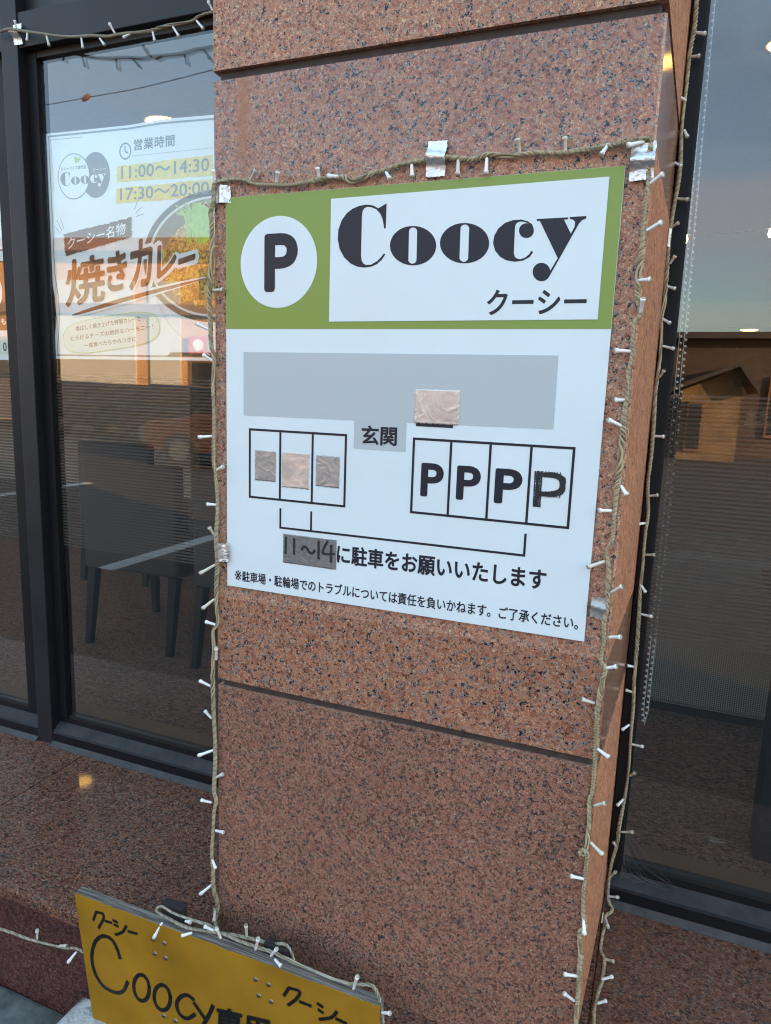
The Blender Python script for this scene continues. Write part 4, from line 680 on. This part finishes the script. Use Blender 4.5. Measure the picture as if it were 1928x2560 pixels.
# front face slightly rough along the top where the paint has peeled
top = []; n = 60
for k in range(n + 1):
    x = -.282 + (.347 + .282) * k / n; top.append((x, -.6205 + .006 * k / n - abs(random.gauss(0, .0016))))
MB().prism([(-.2465, -.905), (.356, -.905)] + list(reversed(top)), -.1000, -.0985, 'y').build('painted_face', MUST, bd)
MB().prism([(-.2462, -.9048), (.3555, -.9048), (.3468, -.6142), (-.2815, -.6198)], -.0984, -.0815, 'y').build('panel', PLY, bd)
INK = plain('black_paint', (.010, .010, .010), .4, var=.3, vscale=90)
def brushed(test, extra=None):
    mb = MB()
    for i, (k, pts) in enumerate(BOARD.items()):
        if test(k): ribbon(mb, pts, .0078 if k in ('C', 'o1', 'o2', 'c', 'y1', 'y2') else .0058, -.1001 - .00003 * i, .0002, jit=.06)
    if extra: extra(mb)
    mb.build('lettering', INK, bd)
brushed(lambda k: k.startswith('ku')); brushed(lambda k: k.startswith('q'))
brushed(lambda k: k in ('C', 'o1', 'o2', 'c', 'y1', 'y2'), lambda mb: text(mb, '専用', (.0363, -.7995), (.0363 + .110, -.7800), (.0395, -.7370), -.1012, .03, .0003))
STEEL = plain('steel_screw', (.35, .33, .30), .35, .9)
for x, z in ((-.097, -.654), (-.072, -.653), (-.094, -.683), (-.070, -.683), (.120, -.654), (.145, -.654), (.126, -.683), (.150, -.685), (-.077, -.807), (-.051, -.807), (.13, -.81), (.155, -.81)):
    s_ = MB().tube([(x, -.1001, z), (x, -.1012, z), (x, -.1020, z)], [.0046, .0042, .0024], 14).build('screw', STEEL, bd)
    MB().box(x - .0026, x + .0026, -.10225, -.10205, z - .0005, z + .0005).build('slot', GASK, s_)
POSTM = plain('black_tarred_wood', (.016, .013, .012), .8, var=.4, vscale=30, bump=.6, bscale=60)
for x0, x1, zt in ((-.094, -.048, -.593), (.122, .170, -.598)):
    MB().box(x0, x1, -.0812, -.0632, -.98, zt, b=.003).build('post', POSTM, bd)
blk = thing('concrete_block', 'whitish rough concrete block under the left end of the yellow board', 'block', loc=(-.27, -.13, -1))
bm = bmesh.new(); bmesh.ops.create_cube(bm, size=1); bmesh.ops.bevel(bm, geom=bm.edges[:], offset=.06, segments=2, affect='EDGES'); bmesh.ops.subdivide_edges(bm, edges=bm.edges[:], cuts=3, use_grid_fill=True)
for v in bm.verts: v.co = Vector((-.258 + v.co.x * .10 + random.gauss(0, .0011), -.118 + v.co.y * .105 + random.gauss(0, .0011), -.933 + v.co.z * .098 + random.gauss(0, .0011)))
bm.verts.index_update(); mb = MB(); mb.add([v.co[:] for v in bm.verts], [[v.index for v in f.verts] for f in bm.faces]); bm.free()
mb.build('block', plain('white_concrete', (.42, .41, .39), .95, var=.2, vscale=60, bump=1.0, bscale=160), blk, True)
box('footing', (-.36, -.17, -.185, -.066, -.978, -.981 + .001), CONC, blk)
# ------------------------------------------------------------------ posters taped inside the left window
PY = .4640
PAPER = plain('poster_paper', (.83, .90, .89), .5, var=.03, vscale=6)
PI_GY = plain('poster_grey_green', (.16, .20, .19), .5); PI_YE = plain('poster_yellow', (.82, .66, .10), .5, var=.1, vscale=60)
PI_BR = plain('poster_brown', (.10, .05, .03), .5); PI_OR = plain('poster_orange_brown', (.17, .06, .015), .5); PI_PG = plain('poster_pale_green', (.60, .76, .55), .5)
PI_LG = plain('poster_leaf', (.38, .62, .06), .5, var=.2, vscale=80); PI_DG = plain('poster_dark_green', (.05, .09, .05), .5); PI_CR = plain('poster_cream', (.72, .78, .70), .5)
def food():
    m, nt, b = mat('printed_curry'); L = nt.links.new; g_ = nt.nodes.new('ShaderNodeNewGeometry')
    n = N(nt, 'ShaderNodeTexNoise', Scale=75.0, Detail=5.0, Distortion=1.5); L(g_.outputs['Position'], n.inputs['Vector'])
    r = nt.nodes.new('ShaderNodeValToRGB'); e = r.color_ramp.elements; e[0].position = .33; e[0].color = (.10, .05, .012, 1); e[1].position = .62; e[1].color = (.80, .56, .06, 1)
    x = e.new(.48); x.color = (.42, .22, .04, 1); x = e.new(.74); x.color = (.85, .8, .5, 1)
    L(n.outputs['Fac'], r.inputs[0]); L(r.outputs[0], b.inputs['Base Color']); return m
FOOD = food()
po = thing('opening_hours_poster', 'white restaurant poster with opening hours and a curry picture, inside the left window', 'poster', loc=(-.6, PY, .4))
outl = [(-.8743, .9601), (-.5946, .9543), (-.5021, .9581), (-.3506, .9520), (-.292, .951), (-.292, .401)] + [(-.3626, .3990), (-.8776, .3957), (-.8703, .4442), (-.8597, .5014), (-.8619, .5581), (-.8738, .6154), (-.8731, .7805)]
MB().prism(outl, PY, PY + .0006).build('sheet', PAPER, po)
y = lambda k: PY - .00012 * k
mb = MB(); bdw = .0042
inn = [(-.8600, .9548), (-.6015, .9488), (-.5021, .9510), (-.3506, .9455), (-.298, .945), (-.298, .408), (-.3626, .4062), (-.8650, .4035), (-.8580, .4450), (-.8495, .5014), (-.8510, .5581), (-.8600, .6154), (-.8600, .7805)]
cx, cz = -.58, .68
flat(mb, [inn, [(a + (cx - a) * .0085 * (1 if abs(a - cx) > .2 else .2), b + (cz - b) * .016) for a, b in inn]], y(1), .00008); ribbon(mb, [(-.8526, .9440), (-.7445, .9410)], .0012, y(1), .00008); ribbon(mb, [(-.8526, .9440), (-.8490, .82)], .0009, y(2), .00008)
mb.build('border', PI_GY, po)
# logo: white ring disc over a grey disc
flat(MB(), [ell(-.7090, .8490, .0460, .0540)], y(2), .0001).build('logo_disc', PI_GY, po)
lg = flat(MB(), [ell(-.7800, .8508, .0532, .0548)], y(4), .0001).build('logo_disc', PI_GY, po)
flat(MB(), [ell(-.7800, .8508, .0508, .0524)], y(5), .0001).build('disc_face', PAPER, lg)
def mini(keys, x0, x1, z0, z1, yy, m):
    """the sign's own lettering repeated small"""
    mb = MB(); T = lambda lp: [(x0 + (a - .1983) / (.5567 - .1983) * (x1 - x0), z0 + (b - .494) / (.6105 - .494) * (z1 - z0)) for a, b in lp]
    for i, k in enumerate(keys):
        lps = [T(GLYPH[k])] + ([T(GLYPH[k + 'h'])] if k + 'h' in GLYPH else [])
        flat(mb, lps, yy - .00001 * i, .00008)
    return mb.build('lettering', m, po)
mini(['C', 'o1', 'o2'], -.8247, -.6753, .8205, .8640, y(7), PI_GY); mini(['c', 'cb', 'y1', 'y2', 'yb'], -.8247, -.6753, .8205, .8640, y(7), PAPER)
flat(MB(), [[(-.7776, .8999), (-.7640, .8930), (-.7523, .8964), (-.7600, .8840), (-.7737, .8819)]], y(7), .0001).build('leaf', PI_LG, po)
text(MB(), 'カレーライス専門店', (-.8211, .8672), (-.7384, .8662), (-.8206, .8758), y(7), .01, .0001).build('lettering', PI_GY, po)
text(MB(), 'クーシー', (-.7173, .8570), (-.6741, .8570), (-.7169, .8650), y(7), .02, .0001).build('lettering', PAPER, po)
mb = MB(); flat(mb, [ell(-.6130, .8966, .0185, .0195), ell(-.6130, .8966, .0150, .0160)], y(2), .0001); ribbon(mb, [(-.6135, .9075), (-.6132, .8965), (-.6045, .8925)], .0032, y(2), .0001); mb.build('clock_icon', PI_GY, po)
text(MB(), '営業時間', (-.5871, .8950), (-.4655, .8950), (-.5863, .9210), y(2), .02, .0001, space=1.08).build('lettering', PI_GY, po)
mb = MB()
for k in range(56): flat(mb, [ell(-.5910 + k * .00485, .8837 - k * .00004, .0011, .0011, 8)], y(2), .0001)
mb.build('dotted_line', PI_GY, po)
def brush(a, b, c, d, yy, m, nm, n=40, j=.0016):
    lp = []
    for p, q in ((a, b), (b, c), (c, d), (d, a)):
        for k in range(n): lp.append((p[0] + (q[0] - p[0]) * k / n + random.gauss(0, j), p[1] + (q[1] - p[1]) * k / n + random.gauss(0, j * .6)))
    return flat(MB(), [lp], yy, .0001).build(nm, m, po)
brush((-.6425, .8272), (-.3590, .8215), (-.3590, .8664), (-.6406, .8642), y(2), PI_YE, 'highlight', 30, .0011)
brush((-.6455, .7772), (-.3598, .7767), (-.3595, .8143), (-.6440, .8133), y(2), PI_YE, 'highlight', 30, .0011)
text(MB(), '11:00～14:30', (-.6280, .8335), (-.3685, .8325), (-.6270, .8625), y(4), .015, .0001, space=1.05).build('lettering', PI_GY, po)
text(MB(), '17:30～20:00', (-.6330, .7836), (-.3691, .7815), (-.6320, .8122), y(4), .015, .0001, space=1.05).build('lettering', PI_GY, po)
# bowl
def clip(lp): return [(min(a, -.299), b) for a, b in lp]
bw = flat(MB(), [clip(ell(-.3615, .6400, .2045, .150, 80))], y(2), .0001).build('bowl', plain('poster_bowl_grey', (.09, .11, .08), .5), po)
flat(MB(), [clip(ell(-.3615, .6400, .188, .137, 80))], y(3), .0001).build('rim', PI_CR, bw)
flat(MB(), [clip(ell(-.3600, .6400, .182, .132, 80))], y(4), .0001).build('rim', plain('poster_bowl_brown', (.20, .15, .08), .5), bw)
lp = [(-.3600 + (.150 + random.gauss(0, .004)) * math.cos(a * .1), .628 + (.105 + random.gauss(0, .004)) * math.sin(a * .1)) for a in range(63)]
flat(MB(), [clip(lp)], y(5), .0001).build('curry', FOOD, bw)
mb = MB()
for k in range(110):
    x = -.395 + random.gauss(0, .017); a = random.gauss(0, .5)
    ribbon(mb, [(x, .690 + random.uniform(-.02, .02)), (x + .02 * a, .73), (x + .05 * a, .755 + random.uniform(-.015, .012))], .0035, y(7) - .000004 * k, .00004)
mb.build('greens', PI_LG, bw)
mb = MB(); ribbon(mb, [(-.545, .585), (-.50, .50), (-.44, .445), (-.37, .412)], .003, y(6), .00008); mb.build('mat_edge', PI_CR, po)
flat(MB(), [[(-.4990, .4065), (-.300, .4072), (-.300, .419), (-.4885, .4175)]], y(3), .0001).build('table_cloth', PI_DG, po)
brush((-.8190, .6589), (-.6002, .6968), (-.5986, .7422), (-.8215, .7137), y(8), PI_BR, 'brush_band')
text(MB(), 'クーシー名物', (-.8107, .6740), (-.6191, .7045), (-.8085, .7030), y(10), .012, .0001).build('lettering', PAPER, po)
def big(ch, bl, br, tl, k, off, outline):
    if outline:
        dx = .010; text(MB(), ch, (bl[0] - dx, bl[1] - dx), (br[0] + dx, br[1] - dx), (tl[0] - dx, tl[1] + dx), y(k) , off + .06, .0001).build('lettering_outline', PAPER, po)
    text(MB(), ch, bl, br, tl, y(k + 2), off, .0001).build('lettering', PI_BR, po)
big('焼', (-.8260, .5290), (-.6911, .5440), (-.8180, .6480), 9, .02, False); big('き', (-.6850, .5640), (-.6200, .5720), (-.6790, .6620), 9, .03, False)
big('カ', (-.6120, .5660), (-.5400, .5790), (-.6050, .6850), 11, .03, True); big('レ', (-.5260, .5920), (-.4660, .6030), (-.5210, .6720), 11, .035, True); big('ー', (-.4600, .6240), (-.4090, .6360), (-.4590, .6390), 11, .035, True)
tp = lambda a: .25 + .9 * math.sin(math.pi * min(1, max(0, a)) ** .8)
mb = MB(); ribbon(mb, [(-.8050, .5070), (-.6159, .5488), (-.3838, .5925)], .020, y(12), .0001, taper=tp); mb.build('underline', PAPER, po)
mb = MB(); ribbon(mb, [(-.8009, .5095), (-.6159, .5488), (-.3838, .5913)], .0095, y(14), .0001, taper=tp); mb.build('underline', PI_OR, po)
ang = .122
def pill(rx, rz, c0, c1):
    lp = []
    for k in range(64):
        a = 2 * math.pi * k / 64; px = (abs(math.cos(a)) ** .55) * math.copysign(rx, math.cos(a)); pz = (abs(math.sin(a)) ** .7) * math.copysign(rz, math.sin(a))
        lp.append((c0 + px * math.cos(ang) - pz * math.sin(ang), c1 + px * math.sin(ang) + pz * math.cos(ang)))
    return lp
bb = flat(MB(), [pill(.160, .043, -.678, .4640)], y(12), .0001).build('speech_bubble', PI_LG, po); flat(MB(), [pill(.1585, .0417, -.678, .4640)], y(13), .0001).build('bubble_face', PI_CR, bb)
for b_, bl, br, tl in (('香ばしく焼き上げた特製カレーと', (-.7917, .4679), (-.5774, .4944), (-.7925, .4806)), ('とろけるチーズの絶妙なハーモニー！', (-.8103, .4427), (-.5399, .4741), (-.8111, .4556)), ('一度食べたらやみつきに', (-.7655, .4246), (-.5931, .4442), (-.7662, .4374))):
    text(MB(), b_, bl, br, tl, y(15), .006, .0001).build('lettering', PI_BR, po)
mb = MB()
for a, b in (((-.842, .748), (-.828, .722)), ((-.830, .752), (-.820, .726)), ((-.848, .733), (-.834, .716)), ((-.590, .760), (-.574, .787)), ((-.586, .752), (-.565, .766)), ((-.584, .744), (-.562, .748))): ribbon(mb, [a, b], .0012, y(3), .00008)
mb.build('accent_mark', PI_BR, po)
# tape strips holding the sheet
p2 = thing('brown_menu_poster', 'brown and white menu poster cut off at the left edge', 'poster', loc=(-1.1, PY, .4))
MB().prism([(-1.33, .389), (-1.0332, .390), (-1.0164, .5086), (-1.0321, .5194), (-1.0205, .6663), (-1.0228, .9491), (-1.33, .966)], PY, PY + .0006).build('sheet', PAPER, p2)
flat(MB(), [[(-1.32, .47), (-1.044, .47), (-1.030, .52), (-1.040, .655), (-1.32, .655)]], y(1), .0001).build('brown_panel', plain('menu_brown', (.20, .10, .035), .5), p2)
flat(MB(), [ell(-1.085, .575, .032, .045)], y(2), .0001).build('white_disc', PAPER, p2)
text(MB(), 'クも！', (-1.085, .486), (-1.036, .486), (-1.085, .503), y(2), .02, .0001).build('lettering', PAPER, p2)
flat(MB(), [rect(-1.30, -1.040, .405, .455)], y(2), .0001).build('price_box', PI_CR, p2)
text(MB(), '0', (-1.062, .414), (-1.048, .414), (-1.062, .438), y(3), .02, .0001).build('lettering', PI_BR, p2)
flat(MB(), [ell(-1.10, .76, .055, .06)], y(2), .0001).build('photo', FOOD, p2)
flat(MB(), [rect(-1.30, -1.034, .68, .685)], y(2), .0001).build('rule', PI_GY, p2)

# ------------------------------------------------------------------ across the street (seen only as reflections in the glass)
WALLO = plain('ochre_stucco', (.50, .26, .08), .8, var=.1, vscale=1.5)
WALLW = plain('white_stucco', (.52, .50, .44), .8, var=.06, vscale=1.5)
WOODB = plain('brown_timber', (.22, .11, .055), .7, var=.2, vscale=2)
TILE = plain('roof_tile', (.055, .045, .04), .7, var=.2, vscale=4)
DARKG = plain('dark_glazing', (.03, .032, .036), .1)
sh = thing('street_shop', 'ochre shop across the street with a red sign, mirrored in the left window', 'shop', loc=(-15, -18, -1))
MB().box(-24, -6.4, -22, -16.0, -1, 4.15).build('wall', WALLO, sh)
MB().box(-24.6, -6.0, -22.4, -15.3, 4.16, 4.55, b=.05).build('roof', WOODB, sh)
MB().box(-18.0, -15.4, -15.99, -15.9, -.8, 3.4).build('white_panel', WALLW, sh); MB().box(-14.9, -13.9, -15.99, -15.9, -.8, 3.4).build('white_panel', WALLW, sh)
MB().box(-23.9, -6.5, -15.985, -15.7, 2.4, 2.7).build('fascia_board', WOODB, sh)
for x0, x1, z0, z1 in ((-23, -21.2, -.9, 1.6), (-20.6, -18.8, -.9, 1.6), (-13.6, -11.2, -.9, 1.1), (-10.6, -8.6, -.9, 1.9), (-13.2, -11.0, 2.9, 3.8), (-10.0, -8.0, 2.9, 3.8)):
    wf = MB().box(x0, x1, -15.99, -15.92, z0, z1).build('window', WOODB, sh); MB().box(x0 + .1, x1 - .1, -15.918, -15.90, z0 + .1, z1 - .1).build('pane', DARKG, wf)
sb = MB().box(-13.6, -11.6, -15.98, -15.78, 1.25, 1.78, b=.04).build('signboard', plain('red_sign', (.55, .06, .03), .45), sh)
sh.rotation_euler.z = R(-12)
mb = MB(); text(mb, 'ニHI', (0, 0), (1.15, 0), (0, .30), 0, .04, .02)
mb.v = [(-11.80 - a, -15.77 - 0 * b, 1.37 + c_) for a, b, c_ in mb.v]
mb.build('lettering', PRINT_W, sb); MB().tube([(-13.25, -15.775, 1.52), (-13.25, -15.76, 1.52)], .17, 24).build('emblem', PRINT_W, sb)
hs = thing('gabled_house', 'small tan gabled house across the street, mirrored in the right window', 'house', loc=(3, -18, -1))
TANB = plain('tan_boards', (.21, .135, .06), .8, var=.35, vscale=2.5)
MB().prism([(.9, -1), (2.15, -1), (2.15, .74), (2.0, 1.08), (.9, .60)], -17.6, -16.0, 'y').build('wall', TANB, hs)
MB().prism([(.2, .36), (2.02, 1.14), (2.02, 1.24), (.2, .46)], -17.9, -15.6, 'y').build('roof', TILE, hs)
MB().prism([(2.021, 1.14), (2.45, .56), (2.45, .66), (2.021, 1.24)], -17.9, -15.6, 'y').build('roof', TILE, hs)
MB().prism([(-.4, .12), (.85, .42), (.85, .50), (-.4, .20)], -17.4, -15.4, 'y').build('porch_roof', TILE, hs)
for x0, x1, z0, z1 in ((1.05, 1.42, -.8, .35),):
    wf = MB().box(x0, x1, -15.99, -15.93, z0, z1).build('window', WOODB, hs); MB().box(x0 + .06, x1 - .06, -15.928, -15.91, z0 + .06, z1 - .06).build('pane', DARKG, wf)
hl = thing('long_house', 'long low dark house across the street behind the gabled one', 'house', loc=(-1, -20, -1))
DARKB = plain('dark_boards', (.075, .052, .038), .85, var=.3, vscale=1.5)
MB().box(-5.6, 6.2, -23, -18, -1, 1.9).build('wall', DARKB, hl)
MB().prism([(-6, 1.905), (6.6, 1.905), (6.6, 2.5), (3.0, 2.06), (-6, 2.03)], -23.3, -17.6, 'y').build('roof', TILE, hl)
for x0, x1 in ((-4.6, -3.2), (-2.4, -1.0), (2.9, 4.1), (4.6, 5.6)):
    wf = MB().box(x0, x1, -17.995, -17.92, -.5, 1.0).build('window', WOODB, hl); MB().box(x0 + .08, x1 - .08, -17.918, -17.90, -.42, .92).build('pane', DARKG, wf)
hr = thing('tan_house', 'tan house with a hip roof at the far right across the street', 'house', loc=(11, -20, -1))
MB().box(8.6, 15, -24, -18, -1, 2.4).build('wall', WALLO, hr); MB().prism([(8.1, 2.35), (15.5, 2.35), (13.5, 3.9), (10.1, 3.9)], -24.4, -17.5, 'y').build('roof', TILE, hr)
# parked cars
def car(x, yv, col, label, flip=1):
    t = thing('parked_car', label, 'car', 'cars parked across the street', loc=(x, yv, -1))
    CP = plain('car_paint', col, .25, .3, .6); prof = [(-1.85, .28), (1.8, .28), (1.86, .5), (1.8, .72), (.95, .84), (.45, 1.28), (-1.15, 1.32), (-1.7, .9), (-1.88, .75)]
    bm = bmesh.new(); sect = [(-.72, .86), (-.60, 1.0), (.60, 1.0), (.72, .86)]; rings = []
    for yy, s in ((-.74, 0), (-.70, 1), (.70, 1), (.74, 0)):
        rings.append([bm.verts.new((x + flip * px, yv + yy * (1 if pz < .85 else .84), -1 + (pz if s else pz * .97 + .01))) for px, pz in prof])
    for a, b in zip(rings, rings[1:]):
        for i in range(len(prof)): bm.faces.new((a[i], a[(i + 1) % len(prof)], b[(i + 1) % len(prof)], b[i]))
    bm.faces.new(rings[0]); bm.faces.new(rings[-1]); bm.verts.index_update()
    mb = MB(); mb.add([v.co[:] for v in bm.verts], [[v.index for v in f.verts] for f in bm.faces]); bm.free(); mb.build('body', CP, t)
    for s in (-1, 1):
        for a in ([(.78, .9), (.40, 1.22), (-.25, 1.24), (-.25, .9)], [(-.32, .9), (-.32, 1.24), (-1.08, 1.25), (-1.48, .92)]):
            MB().prism([(x + flip * p, -1 + q) for p, q in a], yv + s * .70, yv + s * .735, 'y').build('side_window', DARKG, t)
        for px in (-1.15, 1.15):
            wh = MB().tube([(x + flip * px, yv + s * .58, -.71), (x + flip * px, yv + s * .755, -.71)], .29, 20).build('wheel', GASK, t)
            MB().tube([(x + flip * px, yv + s * .756, -.71), (x + flip * px, yv + s * .77, -.71)], .18, 16).build('rim', STEEL, wh)
        MB().box(x + flip * 1.80 - .05, x + flip * 1.80 + .05, yv + s * .52 - .14, yv + s * .52 + .14, -.46, -.30, b=.02).build('headlight', plain('lamp_lens', (.7, .7, .68), .15), t)
car(-12.2, -12.0, (.03, .03, .035), 'dark grey parked car mirrored in the middle of the left window')
car(-17.6, -12.2, (.10, .10, .11), 'grey parked car mirrored at the left edge', -1)
car(-8.3, -10.6, (.02, .02, .024), 'black parked car mirrored between the other two', 1)
car(-5.4, -8.0, (.13, .06, .03), 'orange brown parked car mirrored beside the pillar', -1)
# overhead line
t = thing('utility_pole', 'concrete utility pole across the street', 'pole', loc=(-19, -9, -1))
MB().tube([(-19, -9, -1), (-19, -9, 7.5)], [.16, .11], 14).build('pole', CONC, t)
t = thing('overhead_cable', 'thin overhead cable with an brown insulator, mirrored high in the left window', 'cable', loc=(-10, -9, 5.4))
MB().tube(smooth_path([(-18.9, -9, 5.75), (-14, -9, 5.50), (-9.9, -9, 5.50), (-7.05, -9, 5.63), (2, -9, 6.4), (14, -9, 8)], .5), .007, 6).build('wire', GASK, t)
MB().tube([(-9.98, -9, 5.46), (-9.9, -9, 5.5), (-9.82, -9, 5.54)], [.03, .05, .03], 10).build('insulator', plain('brown_insulator', (.25, .12, .05), .4), t)
